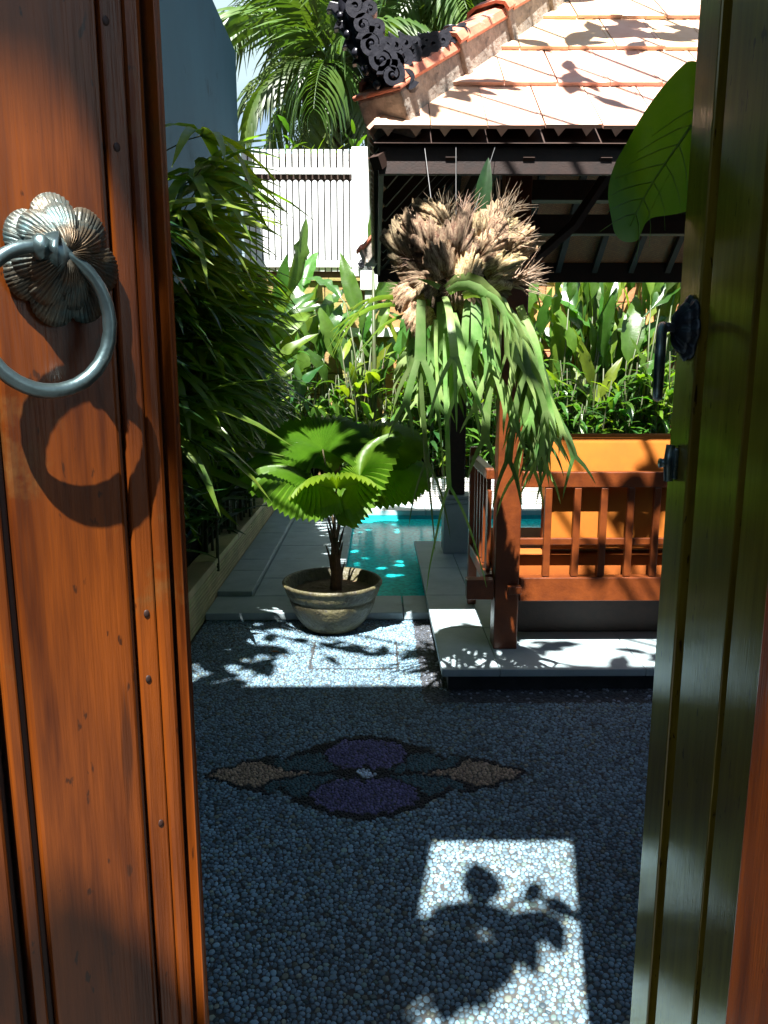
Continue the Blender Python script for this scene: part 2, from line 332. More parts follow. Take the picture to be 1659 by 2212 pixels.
# mosaic outline, in units of its half width / half depth, measured on the floor
MC = onz(776, 1667, 0); MW = (onz(1140,1668,0).x-onz(440,1668,0).x)/2
MDf = onz(776,1590,0).y-MC.y; MDn = MC.y-onz(776,1772,0).y; MD = (MDf+MDn)/2; MCy = MC.y+(MDf-MDn)/2
MCx = (onz(1140,1668,0).x+onz(440,1668,0).x)/2
def mosaic_region(X, Y):
    """0 outside, 1 outline, 2 purple petal, 3 teal leaf, 4 tan tip, 5 white heart"""
    u = (X-MCx)/MW; v = (Y-MCy)/MD
    du = .010*np.sin(31*v+9*u)+.008*np.sin(57*v-20*u); dv = .022*np.sin(37*u+5*v)+.016*np.sin(71*u-11*v)
    u = u+du; v = v+dv; au, av = np.abs(u), np.abs(v)
    def outer(a, b):     # scalloped lozenge
        lim = np.where(a < .22, 1-.0*a-.9*(a/.22)**2*.16, 0)
        lim = np.where((a >= .22)&(a < .53), .856-.50*(np.clip(a-.22,0,1)/.31)**1.25, lim)
        lim = np.where((a >= .53), .47*np.clip((1-a)/.47, 0, 1)**.72*(1+.12*np.sin((a-.53)*7)), lim)
        return lim
    lim = outer(au, av)
    ins = av < lim; inner = av < (lim-.075-.03*(au < .5))
    inner &= au < .965
    reg = np.zeros(X.shape, int); reg[ins] = 1
    pet = ((au/(.31-.05*(v > 0)))**2+((av-.50)/.41)**2 < 1-.25*np.exp(-(au/.05)**2)*(av > .6))
    lf = (((au-.34)*.80+(av-.28)*.55)/.27)**2+(((au-.34)*-.55+(av-.28)*.80)/.21)**2 < 1
    tip = (au > .35) & (av < .47-.0*au)
    tip &= ~((((au-.34)*.80+(av-.28)*.55)/.31)**2+(((au-.34)*-.55+(av-.28)*.80)/.25)**2 < 1)
    tip &= ((au > .42) | (av < .1))
    reg[inner & lf] = 3; reg[inner & tip] = 4
    ring = ((au/(.335-.05*(v > 0)))**2+((av-.50)/.45)**2 < 1); reg[ins & ring & ~pet] = 1
    reg[inner & pet & (av > .10+.25*au)] = 2
    reg[(au < .14)&(av < .26)&((au/.14)**.6+(av/.26)**.6 < 1.12)] = 1
    reg[(u/.055)**2+(v/.12)**2 < 1] = 5
    return reg
PLX, PLY = .30, 3.36          # pavilion floor, near left corner
def is_border(X, Y): return ((X > PLX-.085) & (Y > PLY-.10)) & ~((X > PLX+.05) & (Y > PLY+.06))
def is_floor(X, Y): return ~((X > PLX+.05) & (Y > PLY+.06)) & (Y < 4.44) & (X > -1.02)
MH0 = onz(668,1446,0); MH1 = onz(855,1380,0)        # inspection cover cut in the paving
def cover_edge(X, Y):
    x0, x1, y0, y1 = MH0.x, MH1.x, MH0.y, 4.05
    e = .007
    return ((np.abs(X-x0) < e) | (np.abs(X-x1) < e)) & (Y > y0) & (Y < y1) | ((np.abs(Y-y0) < e) & (X > x0) & (X < x1))
def grey(X, Y, g):
    n = len(X); v = g.uniform(.14,.48,n); c = np.stack([v*.45, v*.78, v*1.05], 1)
    c *= (.92+.20*np.sin(2.1*X+1.3*np.sin(1.7*Y))*np.sin(1.9*Y+.8)+.08*np.sin(7*X+3*Y))[:,None]; wm = np.clip(.5+.5*np.sin(1.6*X-.9*Y+2.2),0,1)[:,None]*.25; c = c*(1-wm)+c*np.array([1.25,1.05,.82])*wm
    k = g.random(n); c[k < .05] *= np.array([1.2,.85,.55]); c[(k > .05)&(k < .12)] *= np.array([1.05,1.0,.75]); c[k > .93] *= .45
    return c
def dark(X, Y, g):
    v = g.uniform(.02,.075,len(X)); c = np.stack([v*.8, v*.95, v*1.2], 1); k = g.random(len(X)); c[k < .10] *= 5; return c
out_m = lambda X, Y: mosaic_region(X, Y) == 0
V, fc, cl = voronoi_pebbles(-1.03, 1.30, 1.60, 4.45, .0136, 1, lambda X,Y: is_floor(X,Y)&out_m(X,Y)&~is_border(X,Y)&~cover_edge(X,Y), grey)
ctr = V[:, -1]; # nearest pebbles to the camera, inside the view
cx = V[:,:,0].mean(1); cy = V[:,:,1].mean(1)
vis = (cy > 1.50) & (cx > (468-814)/1661*cy*1.1+.0) & (cx < (1345-814)/1661*cy*1.12)
order = np.argsort(np.where(vis, cy, 1e9))[:300]
mask = np.zeros(len(V), bool); mask[order] = True
pebble_mesh('pebbles', V[~mask], fc, cl[~mask], .0, M['pebble'], paving, kind='stuff')
for i in order:
    q = V[i].copy(); c0 = np.array([cx[i], cy[i], 0]); me = bpy.data.meshes.new('pebble')
    me.from_pydata((q-c0).tolist(), [], [tuple(f) for f in fc[0]]+[tuple(fc[1])]); me.materials.append(M['pebble'])
    me.polygons.foreach_set('use_smooth', [True]*len(me.polygons))
    a = me.color_attributes.new('col', 'FLOAT_COLOR', 'POINT'); a.data.foreach_set('color', list(list(cl[i])+[1])*len(q))
    o = link('pebble', me, paving); o.location = c0
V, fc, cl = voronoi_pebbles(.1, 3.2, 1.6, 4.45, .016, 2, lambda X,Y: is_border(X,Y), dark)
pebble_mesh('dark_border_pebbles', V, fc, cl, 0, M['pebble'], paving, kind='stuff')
boxobj('cover_rim', (MH0.x, MH0.y-.004, 0), (MH1.x, MH0.y+.004, .004), M['plinth_dark'], paving, 0)
for xx in (MH0.x, MH1.x): boxobj('cover_rim', (xx-.004, MH0.y+.005, 0), (xx+.004, 4.05, .004), M['plinth_dark'], paving, 0)

mosaic = thing('pebble_mosaic', 'lozenge shaped flower mosaic of purple and tan pebbles set in the grey floor', 'mosaic', (MCx, MCy, 0))
V, fc, cl = voronoi_pebbles(MCx-MW-.05, MCy-MD-.05, MCx+MW+.05, MCy+MD+.05, .0115, 5, lambda X,Y: mosaic_region(X,Y) > 0, lambda X,Y,g: np.stack([g.uniform(.5,1.4,len(X))]*3,1), h=.0042)
px = V[:,:,0].mean(1); py = V[:,:,1].mean(1); rg = mosaic_region(px, py)
Vm = V.copy(); Vm[:,:,0] -= MCx; Vm[:,:,1] -= MCy
PC = {1:('outline_pebbles',(.010,.010,.016)), 2:('petal',(.12,.11,.26)), 3:('green_leaf',(.05,.12,.15)), 4:('tan_tip',(.38,.28,.20)), 5:('flower_heart',(.55,.68,.85))}
for r_, (nm, col) in PC.items():
    if r_ in (2,): groups = [(rg==2)&(py > MCy), (rg==2)&(py <= MCy)]
    elif r_ == 3: groups = [(rg==3)&((px > MCx)==a)&((py > MCy)==b) for a in (0,1) for b in (0,1)]
    elif r_ == 4: groups = [(rg==4)&(px > MCx), (rg==4)&(px <= MCx)]
    else: groups = [rg==r_]
    for gk in groups:
        if gk.sum(): pebble_mesh(nm, Vm[gk], fc, cl[gk]*np.array(col), 0, M['pebble'], mosaic, kind='stuff')

# ------------------------------------------------------------------ pool, coping, planter walls
CZ = .05
basin = MB()
for a, b in (((PX0-.02,PY0-.02,-1.3),(PX1,PY1,-1.25)), ((PX0-.06,PY0-.05,-1.25),(PX0,PY1+.05,CZ-.045)), ((PX0,PY1,-1.25),(PX1,PY1+.06,CZ-.045)), ((PX0,PY0-.06,-1.25),(PX1,PY0,CZ-.045)), ((PX1,PY0,-1.25),(PX1+.05,PY1,CZ-.045))): basin.box(a,b)
basin.build('pool_basin', M['basin'], kind='structure')
MB().box((PX0+.001,PY0+.001,-1.2),(PX1-.001,PY1-.001,-.035)).build('water', M['water'], kind='structure')
coping = bpy.data.objects.new('pool_coping', None); C.objects.link(coping); coping['kind'] = 'structure'
def slabs(x0, x1, ys, z, th=.04, name='slab', par=coping, m=None, g=.003):
    for a, b in zip(ys[:-1], ys[1:]):
        boxobj(name, (x0+g, a+g, z-th), (x1-g, b-g, z+rnd.uniform(-.001,.001)), m or M['stone'], par, .004)
# near edge
for a, b in ((-1.03,-.42),(-.42,.16),(.16,.36)): boxobj('slab', (a+.003,4.42,CZ-.045), (b-.003,PY0+.012,CZ), M['stone'], coping, .005)
boxobj('coping_riser', (-1.03,4.45,0), (.35,PY0-.062,CZ-.047), M['stone_side'], coping, .002)
# raised walk beside the planter, with its gaps
slabs(-1.03, -.80, [4.775,5.30,5.62,5.95,6.55,7.15,7.72], CZ+.03, .075)
# lower slabs beside the pool
slabs(-.797, PX0+.012, [4.775,5.20,5.68,6.2,6.75,7.25,7.72], CZ, .045)
# far edge
for a, b in ((-1.03,-.3),(-.3,.5),(.5,1.4),(1.4,2.3),(2.3,3.1)): boxobj('slab', (a+.003,7.725,CZ-.045), (b-.003,8.09,CZ+.005), M['stone'], coping, .004)
sheet('coping_bed', [(-1.03,4.46,PX0-.061,7.72),(-1.03,7.785,3.1,8.1)], CZ-.05, M['grout'])

def ribbed_wall(label, p0, p1, z0, z1, n, m, capm, ny):
    p0, p1 = Vector(p0), Vector(p1); d = (p1-p0); Ln = d.length
    t = thing('planter_wall', label, 'planter wall', (p0.x,p0.y,0), math.atan2(d.y,d.x), 'planter walls')
    h = (z1-z0-.035)/n
    boxobj('wall_core', (0, .012*ny, z0), (Ln, .12*ny, z1-.036), M['stone_side'], t, 0) if ny > 0 else boxobj('wall_core', (0,-.12,z0),(Ln,-.012,z1-.036), M['stone_side'], t, 0)
    for i in range(n):
        a = z0+i*h
        ys = (0, .0118) if ny > 0 else (-.0118, 0)
        boxobj('stone_strip', (0, ys[0], a+h*.10), (Ln, ys[1], a+h*.9), m, t, h*.22)
    ys = (-.006,.135) if ny > 0 else (-.135,.006)
    k = max(2, int(Ln/.8))
    for i in range(k): boxobj('capstone', (i*Ln/k+.002, ys[0], z1-.035), ((i+1)*Ln/k-.002, ys[1], z1), capm, t, .004)
    return t
ribbed_wall('long low planter wall of ribbed olive stone beside the walk on the left', (-1.03,2.2), (-1.03,8.1), 0, .29, 10, M['rib'], M['rib'], 1)
ribbed_wall('low ribbed pale stone wall behind the far end of the pool', (-1.02,8.1), (4,8.1), 0, .33, 11, M['rib_white'], M['cap'], 1)

# ------------------------------------------------------------------ walls round the garden
lw = thing('garden_wall', 'tall grey blue rendered wall with sloping top along the left bed', 'wall', (-1.45,0,0))
MB().add([(-.25,0.9,-.1),(-.25,8.7,-.1),(-.25,8.7,4.7),(-.25,0.9,4.7),(0,0.9,-.1),(0,8.7,-.1),(0,8.7,4.7),(0,0.9,4.7)], [(0,1,2,3),(7,6,5,4),(0,4,5,1),(1,5,6,2),(2,6,7,3),(3,7,4,0)]).build('wall_panel', M['bluewall'], lw)
boxobj('soil_bed', (-1.45,2.2,-.02), (-1.165,8.6,.22), M['soil'], None, 0, kind='structure')
boxobj('soil_bed', (-1.45,8.235,-.02), (4.2,8.9,.26), M['soil'], None, 0, kind='structure')
# back boundary wall of stone blocks
bw = thing('boundary_wall', 'brown mossy stone wall behind the back planting bed', 'wall', (0,8.95,0))
boxobj('wall_core', (-1.45,.03,-.1), (4.5,.3,2.44), M['gap'], bw, 0)
z = 0.2; row = 0
while z < 2.4:
    hh = .245 if z < 1.8 else .30
    if 1.82 < z < 1.95: pass
    x = -1.45-(row%2)*.2
    while x < 4.5:
        ww = rnd.uniform(.36,.52); x1 = min(4.5, x+ww)
        if x1 > -1.40:
            boxobj('stone_block', (max(-1.45,x)+.004, rnd.uniform(-.008,.008), z+.004), (x1-.004, .031, min(z+hh,2.44)-.004), M['mossy'] if x1 < .5 else M['ochre'], bw, .006)
        x = x1
    z += hh; row += 1
for i in range(8): boxobj('ledge', (-1.45+i*.74, -.07, 1.83), (-1.452+(i+1)*.74, -.012, 1.93), M['cap'], bw, .005)
# white fence above it
FY = 8.97
fz0, fz1, fr = at(700,598,FY).z, at(700,323,FY).z, at(700,370,FY).z
fen = thing('white_fence', 'white slatted fence with round topped boards standing on the mossy wall', 'fence', (0,FY,0))
boxobj('backing_board', (-1.45,.05,fz0-.02), (2.2,.07,fz1-.03), M['gap'], fen, 0)
px_per = (at(800,450,FY).x-at(700,450,FY).x)/100
sp = 13.6*px_per; x = -1.44; pX = at(779,450,FY).x; pw = 37*px_per
def board(w_, h_, th=.018, rnd_top=True):
    b = MB(); n = 6; pts = [(-w_/2,0),(w_/2,0)]+([(w_/2*math.cos(a), h_-w_/2+w_/2*math.sin(a)) for a in [math.pi*i/n for i in range(n+1)]] if rnd_top else [(w_/2,h_),(-w_/2,h_)])
    k = len(pts); b.add([(p[0],0,p[1]) for p in pts]+[(p[0],th,p[1]) for p in pts], [tuple(range(k)), tuple(range(2*k-1,k-1,-1))]+[(i,i+k,(i+1)%k+k,(i+1)%k) for i in range(k)])
    return b
lowm = board(sp*.80, (fr-.09)-(fz0+.06)).mesh('fence_board', M['white']); upm = board(sp*.74, fz1-fr-.02, rnd_top=False).mesh('fence_board', M['white'])
while x < 2.1:
    o = link('fence_board', lowm, fen); o.location = (x, rnd.uniform(-.003,.003), fz0+.06)
    o = link('fence_board', upm, fen); o.location = (x, rnd.uniform(-.003,.003), fr+.022); o.rotation_euler = (0, rnd.uniform(-.004,.004), 0)
    x += sp
boxobj('fence_rail', (-1.45,-.02,fr-.035), (2.2,-.001,fr+.03), M['white'], fen)
boxobj('fence_rail', (-1.45,-.02,fz0+.10), (2.2,-.001,fz0+.17), M['white'], fen)
for dx in (-1.55, 0, 1.55):
    if pX+dx > -1.4: boxobj('fence_post', (pX+dx-pw/2, -.045, fz0), (pX+dx+pw/2, -.021, fz1+.02), M['white'], fen, .006)
# round edged boards seen low down
for i in range(26): boxobj('wall_cap', (-1.45+i*.23,-.03,2.44), (-1.45+i*.23+.226,.12,2.475), M['mossy'], bw, .004)
# right boundary wall (beyond the pavilion)
rw = thing('side_wall', 'rendered side wall beyond the pavilion on the right', 'wall', (4.5,0,0)); boxobj('wall_panel', (0,.9,-.1), (.2,9,2.6), M['bluewall'], rw, 0)

# ------------------------------------------------------------------ pavilion
PAV = thing('pavilion', 'open wooden pavilion with hipped terracotta tile roof on a pale stone floor', 'pavilion', (0,0,0))
FZ = .12
# floor slabs, riser
xs = [PLX, PLX+.27, 1.25, 2.0, 2.72]; ysl = [PLY, 3.95, 4.55, 5.2, 6.04]
for i in range(len(xs)-1):
    for j in range(len(ysl)-1):
        boxobj('floor_slab', (xs[i]+.0015, ysl[j]+.0015, FZ-.035), (xs[i+1]-.0015, ysl[j+1]-.0015, FZ), M['stone'], PAV, .003)
boxobj('plinth', (PLX+.035, PLY+.05, -.6), (2.69, 6.0, FZ-.036), M['plinth_dark'], PAV, 0)
# posts
def post(cx, cy, z0, z1, w_, m, name='post', bev=.006):
    return boxobj(name, (cx-w_/2, cy-w_/2, z0), (cx+w_/2, cy+w_/2, z1), m, PAV, bev)
PXs = (.636, 2.32); PYs = (3.68, 5.72)
BZ = 2.42
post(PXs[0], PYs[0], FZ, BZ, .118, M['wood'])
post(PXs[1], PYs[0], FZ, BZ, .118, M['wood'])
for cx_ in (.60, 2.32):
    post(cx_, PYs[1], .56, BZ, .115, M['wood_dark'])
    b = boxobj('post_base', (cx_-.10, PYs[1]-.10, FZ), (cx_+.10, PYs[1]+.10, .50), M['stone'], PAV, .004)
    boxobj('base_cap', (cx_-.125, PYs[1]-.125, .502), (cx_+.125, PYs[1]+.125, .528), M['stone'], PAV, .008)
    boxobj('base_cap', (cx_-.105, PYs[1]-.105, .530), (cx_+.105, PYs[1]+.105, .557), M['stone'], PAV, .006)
# roof geometry
KX = .78        # the side slopes are steeper than the front
EX0, EY0, EY1 = -.01, 3.13, 6.58; EX1 = EX0+KX*(EY1-EY0); EZ = 2.365; AL = R(39); TA = math.tan(AL); AL2 = math.atan(TA/KX)
AP = Vector(((EX0+EX1)/2, (EY0+EY1)/2, 0)); AP.z = EZ+(EY1-EY0)/2*TA
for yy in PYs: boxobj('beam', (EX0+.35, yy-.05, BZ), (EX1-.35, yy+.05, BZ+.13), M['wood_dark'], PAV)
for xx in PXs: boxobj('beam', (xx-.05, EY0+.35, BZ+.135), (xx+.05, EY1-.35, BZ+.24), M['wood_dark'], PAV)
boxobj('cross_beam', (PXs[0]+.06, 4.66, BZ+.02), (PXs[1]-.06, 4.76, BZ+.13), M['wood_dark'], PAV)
# corner braces
for xx, sg in ((PXs[0],1),(PXs[1],-1)):
    for yy in (PYs if sg > 0 else PYs[:1]):
        MB().tube([(xx+sg*.05,yy,1.95),(xx+sg*.26,yy,2.13),(xx+sg*.45,yy,2.42)], .03, 6).build('brace', M['wood_dark'], PAV)
roof = MB()
cor = [Vector((EX0,EY0,EZ-.03)), Vector((EX1,EY0,EZ-.03)), Vector((EX1,EY1,EZ-.03)), Vector((EX0,EY1,EZ-.03))]
apd = AP+Vector((0,0,-.03)); low = Vector((0,0,-.03))
ROOF = roof.add(cor+[apd], [(0,1,4),(1,2,4),(2,3,4),(3,0,4)]).build('roof', M['rafter'], PAV)
wv = MB().add([c-Vector((0,0,.035))+((AP-c).normalized()*.06) for c in cor]+[apd-Vector((0,0,.05))], [(0,1,4),(1,2,4),(2,3,4),(3,0,4)])
wv.build('woven_ceiling', M['weave'], PAV)
# rafters under the woven ceiling
def rafter(a, b):
    d = (b-a); u = Vector((0,0,1)); s_ = d.cross(u).normalized()*.022; n_ = s_.cross(d).normalized()*.05
    if n_.z > 0: n_ = -n_
    vs = [a-s_, a+s_, b+s_, b-s_, a-s_+n_, a+s_+n_, b+s_+n_, b-s_+n_]
    MB().add(vs, [(0,1,2,3),(7,6,5,4),(0,4,5,1),(1,5,6,2),(2,6,7,3),(3,7,4,0)]).build('rafter', M['rafter'], PAV)
dn = Vector((0,0,-.075))
k = 9
for i in range(1, k):
    f = i/k; X_ = EX0+(EX1-EX0)*f; Y_ = EY0+(EY1-EY0)*f; run = min(f,1-f)*(EY1-EY0); runx = run*KX
    rafter(Vector((X_,EY1-.02,EZ)) + dn, Vector((X_,EY1-run,EZ+run*TA))+dn)
    rafter(Vector((X_,EY0+.02,EZ)) + dn, Vector((X_,EY0+run,EZ+run*TA))+dn)
    rafter(Vector((EX0+.02,Y_,EZ)) + dn, Vector((EX0+runx,Y_,EZ+run*TA))+dn)
    rafter(Vector((EX1-.02,Y_,EZ)) + dn, Vector((EX1-runx,Y_,EZ+run*TA))+dn)
for c in cor: rafter(c+Vector((0,0,-.05)), apd+Vector((0,0,-.05)))
# eave fascias
fw = .10
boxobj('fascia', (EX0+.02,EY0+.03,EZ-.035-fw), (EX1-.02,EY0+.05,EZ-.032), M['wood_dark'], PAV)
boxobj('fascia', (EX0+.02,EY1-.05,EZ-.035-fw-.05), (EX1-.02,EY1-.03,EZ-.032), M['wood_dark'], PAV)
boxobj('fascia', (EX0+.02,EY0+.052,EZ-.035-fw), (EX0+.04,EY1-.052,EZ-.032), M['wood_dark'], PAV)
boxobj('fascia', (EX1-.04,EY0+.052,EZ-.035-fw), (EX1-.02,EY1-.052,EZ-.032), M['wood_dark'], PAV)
# tiles
TW, TE = .216, .40
def tile_bm(x0, x1, ln, clip=None):
    """local: x across, y up the slope from its lower edge, z out of the roof; clip = (a, b, ca): keep a+y*ca <= x <= b-y*ca"""
    b = MB(); t = .014; lift = .022; xl, xr = x0+.0025, x1-.0025
    P = [(xl,0),(xr,0),(xr,ln),(xl,ln)]
    def cut(P, fn):
        out = []
        for i in range(len(P)):
            p, q = P[i], P[(i+1)%len(P)]; fp_, fq = fn(p), fn(q)
            if fp_ >= 0: out.append(p)
            if (fp_ >= 0) != (fq >= 0): k = fp_/(fp_-fq); out.append((p[0]+(q[0]-p[0])*k, p[1]+(q[1]-p[1])*k))
        return out
    if clip:
        a, bb, c = clip; P = cut(P, lambda p: p[0]-a-p[1]*c)
        if len(P) >= 3: P = cut(P, lambda p: bb-p[1]*c-p[0])
        if len(P) < 3: return None
    zf = lambda y: lift+(.002-lift)*y/ln
    n = len(P); b.add([(p[0],p[1],zf(p[1])) for p in P]+[(p[0],p[1],zf(p[1])+t) for p in P], [tuple(range(n-1,-1,-1)), tuple(range(n,2*n))]+[(i,(i+1)%n,(i+1)%n+n,i+n) for i in range(n)])
    if clip is None or (clip[0] < x0-ln*clip[2] and clip[1] > x1+ln*clip[2]):
        b.box((xr-.014, .002, 0), (xr, ln-.03, .006), Matrix.Translation((0,0,lift+t-.004)) @ Matrix.Rotation(-math.atan2(lift-.002, ln), 4, 'X'))
    for q in (.25,.75):
        c = xl+(xr-xl)*q
        if clip and c-.022 < clip[0]: continue
        b.add([(c-.022,-.002,lift+.001),(c+.022,-.002,lift+.001),(c,-.004,-.006),(c-.022,.006,lift+.001),(c+.022,.006,lift+.001),(c,.004,-.006)],[(0,2,1),(3,4,5),(0,3,5,2),(1,2,5,4),(0,1,4,3)])
    return b
ca, sa = math.cos(AL), math.sin(AL); ca2, sa2 = math.cos(AL2), math.sin(AL2)
def slope_T(kind):
    if kind == 'front': return Matrix(((1,0,0,EX0),(0,ca,-sa,EY0),(0,sa,ca,EZ),(0,0,0,1)))
    if kind == 'left': return Matrix(((0,ca2,-sa2,EX0),(-1,0,0,EY1),(0,sa2,ca2,EZ),(0,0,0,1)))
    if kind == 'right': return Matrix(((0,-ca2,sa2,EX1),(1,0,0,EY0),(0,sa2,ca2,EZ),(0,0,0,1)))
    return Matrix(((-1,0,0,EX1),(0,-ca,sa,EY1),(0,sa,ca,EZ),(0,0,0,1)))
full = tile_bm(0, TW, TE+.07).mesh('roof_tile', M['tile'])
W_ = EX1-EX0
def tiles(kind, par, detail=True):
    T = slope_T(kind); joined = MB(); r_ = 0; sl = 0
    fb = kind in ('front','back'); W_ = (EX1-EX0) if fb else (EY1-EY0); ins = ca*KX if fb else ca2/KX; smax = (EY1-EY0)/2/ca if fb else (EX1-EX0)/2/ca2
    while sl < smax-.15:
        a = sl*ins; b = W_-a; x = (r_%2)*TW*.5
        x += math.floor((a-x)/TW)*TW
        while x < b:
            inside = x > a+(TE+.07)*ins and x+TW < b-(TE+.07)*ins
            q = None if (inside and detail) else tile_bm(0, TW, TE+.07, (a-x-.03, b-x+.03, ins))
            if inside or q:
                if detail:
                    jig = Matrix.Translation((rnd.uniform(-.002,.002), sl+rnd.uniform(-.004,.004), rnd.uniform(0,.003))) @ Matrix.Rotation(rnd.uniform(-.006,.006), 4, 'Z')
                    link('roof_tile', full if inside else q.mesh('roof_tile', M['tile']), par, T @ Matrix.Translation((x,0,0)) @ jig)
                else: joined.add([T @ (Vector(v)+Vector((x,sl,0))) for v in q.v], q.f)
            x += TW
        sl += TE; r_ += 1
    if not detail: joined.build('roof_tiles_'+kind, M['tile'], par, kind='stuff')
tiles('front', ROOF)
tiles('left', ROOF, False); tiles('right', ROOF, False); tiles('back', ROOF, False)
# hip ridges: stepped mortar troughs with terracotta caps
HD = (AP-Vector((EX0,EY0,EZ)))
def hip(c0, seglen=.50, wid=.15, hgt=.10, start=-.07):
    d = (AP-c0); L_ = d.length; d.normalize(); up0 = Vector((0,0,1)); s_ = d.cross(up0).normalized(); n_ = s_.cross(d).normalized()
    i = 0; l = start
    while l < L_:
        l1 = min(L_+.02, l+seglen)
        T = Matrix((s_, d, n_)).transposed().to_4x4(); T.translation = c0+d*l
        ln = l1-l; tw = wid*.5
        # mortar body, narrow at its foot, flaring step at the lower end
        b = MB(); vs = []
        for (yy, ww, hh_) in ((0, tw*1.0, hgt+.03), (.045, tw*1.0, hgt+.03), (.05, tw*.86, hgt+.005), (ln, tw*.80, hgt-.015)):
            vs += [(-ww,yy,-.02),(ww,yy,-.02),(ww,yy,hh_),(-ww,yy,hh_)]
        fs = [(0,1,2,3)]+[(4*k+a_,4*k+4+a_,4*k+4+(a_+1)%4,4*k+(a_+1)%4) for k in range(3) for a_ in range(4)]+[(15,14,13,12)]
        b.add(vs, fs).build('ridge_bedding', M['mortar'], ROOF, bevel=.006).matrix_local = T
        # cap
        c = MB(); k = 7; pr = []
        for yy, sc_, ex in ((-.018,1.10,.018),(.05,1.10,.018),(.055,1.0,.006),(ln+.02,.86,-.012)):
            pr.append([(math.cos(math.pi*(1-j/(k-1)))*tw*sc_*1.06, yy, hgt+ex+.006+(.030 if 0 < j < k-1 else 0)+(.014 if 1 < j < k-2 else 0)) for j in range(k)])
        vs = [p for r2 in pr for p in r2]+[(p[0]*.9,p[1],p[2]-.012) for r2 in pr for p in r2]
        nb = 4*k; fs = []
        for a_ in range(3):
            for j in range(k-1): fs += [(a_*k+j, a_*k+j+1, (a_+1)*k+j+1, (a_+1)*k+j), (nb+(a_+1)*k+j, nb+(a_+1)*k+j+1, nb+a_*k+j+1, nb+a_*k+j)]
        for j in range(k-1): fs += [(j+1, j, nb+j, nb+j+1), (3*k+j, 3*k+j+1, nb+3*k+j+1, nb+3*k+j)]
        for a_ in range(3): fs += [(a_*k, (a_+1)*k, nb+(a_+1)*k, nb+a_*k), ((a_+1)*k+k-1, a_*k+k-1, nb+a_*k+k-1, nb+(a_+1)*k+k-1)]
        c.add(vs, fs).build('ridge_cap', M['tile_edge'], ROOF).matrix_local = T
        l = l1-.0; i += 1
    return s_, d, n_
cfl = Vector((EX0,EY0,EZ))
s_, d_, n_ = hip(cfl, .46, .19, .105, .16)
hip(Vector((EX1,EY0,EZ))); hip(Vector((EX1,EY1,EZ))); hip(Vector((EX0,EY1,EZ)))
# heavy mortar end block of the corner
# carved crest on the corner
crest = thing('roof_crest', 'black carved scroll crest curling up from the near left roof corner', 'roof ornament', cfl)
def spiral(b, T, r, turns=1.6, th=.012, wdt=.03, n=22, taper=.75):
    """flat scroll: a band wound into a spiral, extruded sideways"""
    rows = []
    for i in range(n+1):
        f = i/n; a = f*turns*2*math.pi; rr = r*(1-f*taper); t_ = th*(1-.5*f)
        c = Vector((math.cos(a)*rr, 0, math.sin(a)*rr)); rad = c.normalized()
        for (q, e) in ((t_,-wdt/2),(t_,wdt/2),(-t_,wdt/2),(-t_,-wdt/2)): rows.append(T @ (c+rad*q*.5+Vector((0,e,0))))
    fs = [(4*i+k, 4*i+(k+1)%4, 4*i+4+(k+1)%4, 4*i+4+k) for i in range(n) for k in range(4)]+[(3,2,1,0),(4*n,4*n+1,4*n+2,4*n+3)]
    b.add(rows, fs)
def crest_pt(x, y, Y=3.16): return at(x, y, Y)-cfl
def curl_at(x, y, rpx, a0=0, Y=3.16, flip=1, wdt=.05, nm='scroll', th=.016):
    r_ = rpx*.00172; b = MB(); T = Matrix.Translation(crest_pt(x,y,Y)) @ Matrix.Rotation(a0, 4, 'Y') @ Matrix.Scale(flip, 4, (1,0,0))
    spiral(b, T, r_, wdt=wdt, th=th); b.ball(T @ Vector((0,-wdt*.3,0)), r_*.22, 8, 6)
    b.ball(T @ Vector((0,-wdt*.25,0)), r_*.75, 14, 8, (1,1,1)) if False else None
    return b.build(nm, M['carving'], crest, smooth=False)
# horn: a thick stepped body leaning up to the left, faced with scrolls
spine = [(842,172,40),(818,140,44),(796,105,40),(778,65,34),(762,25,30),(752,-15,26),(748,-50,20)]
b = MB()
b.tube([crest_pt(x,y,3.20) for x,y,_ in spine], [r*.00172*.98 for *_ ,r in spine], 14).build('horn', M['carving'], crest, smooth=True)
for i,(x,y,r) in enumerate(spine[:-1]):
    curl_at(x+6, y-6, r*.70, R(40*i), 3.11, 1 if i%2 else -1, .05, th=.024)
    curl_at(x+38, y+2, r*.5, R(200+25*i), 3.15, -1, .06, th=.022)
    b = MB(); P = [(x-30,y+14),(x-46,y-4),(x-58,y-2),(x-50,y-24),(x-30,y-20)]; fr_ = [crest_pt(*p, 3.16) for p in P]; bk = [p+Vector((0,.04,0)) for p in fr_]
    b.add(fr_+bk, [tuple(range(5)), (9,8,7,6,5)]+[(j,j+5,(j+1)%5+5,(j+1)%5) for j in range(5)]).build('flame_leaf', M['carving'], crest, bevel=.004)
    MB().ball(crest_pt(x-26,y+10,3.13), r*.0005, 8, 6).build('bead', M['carving'], crest, smooth=True)
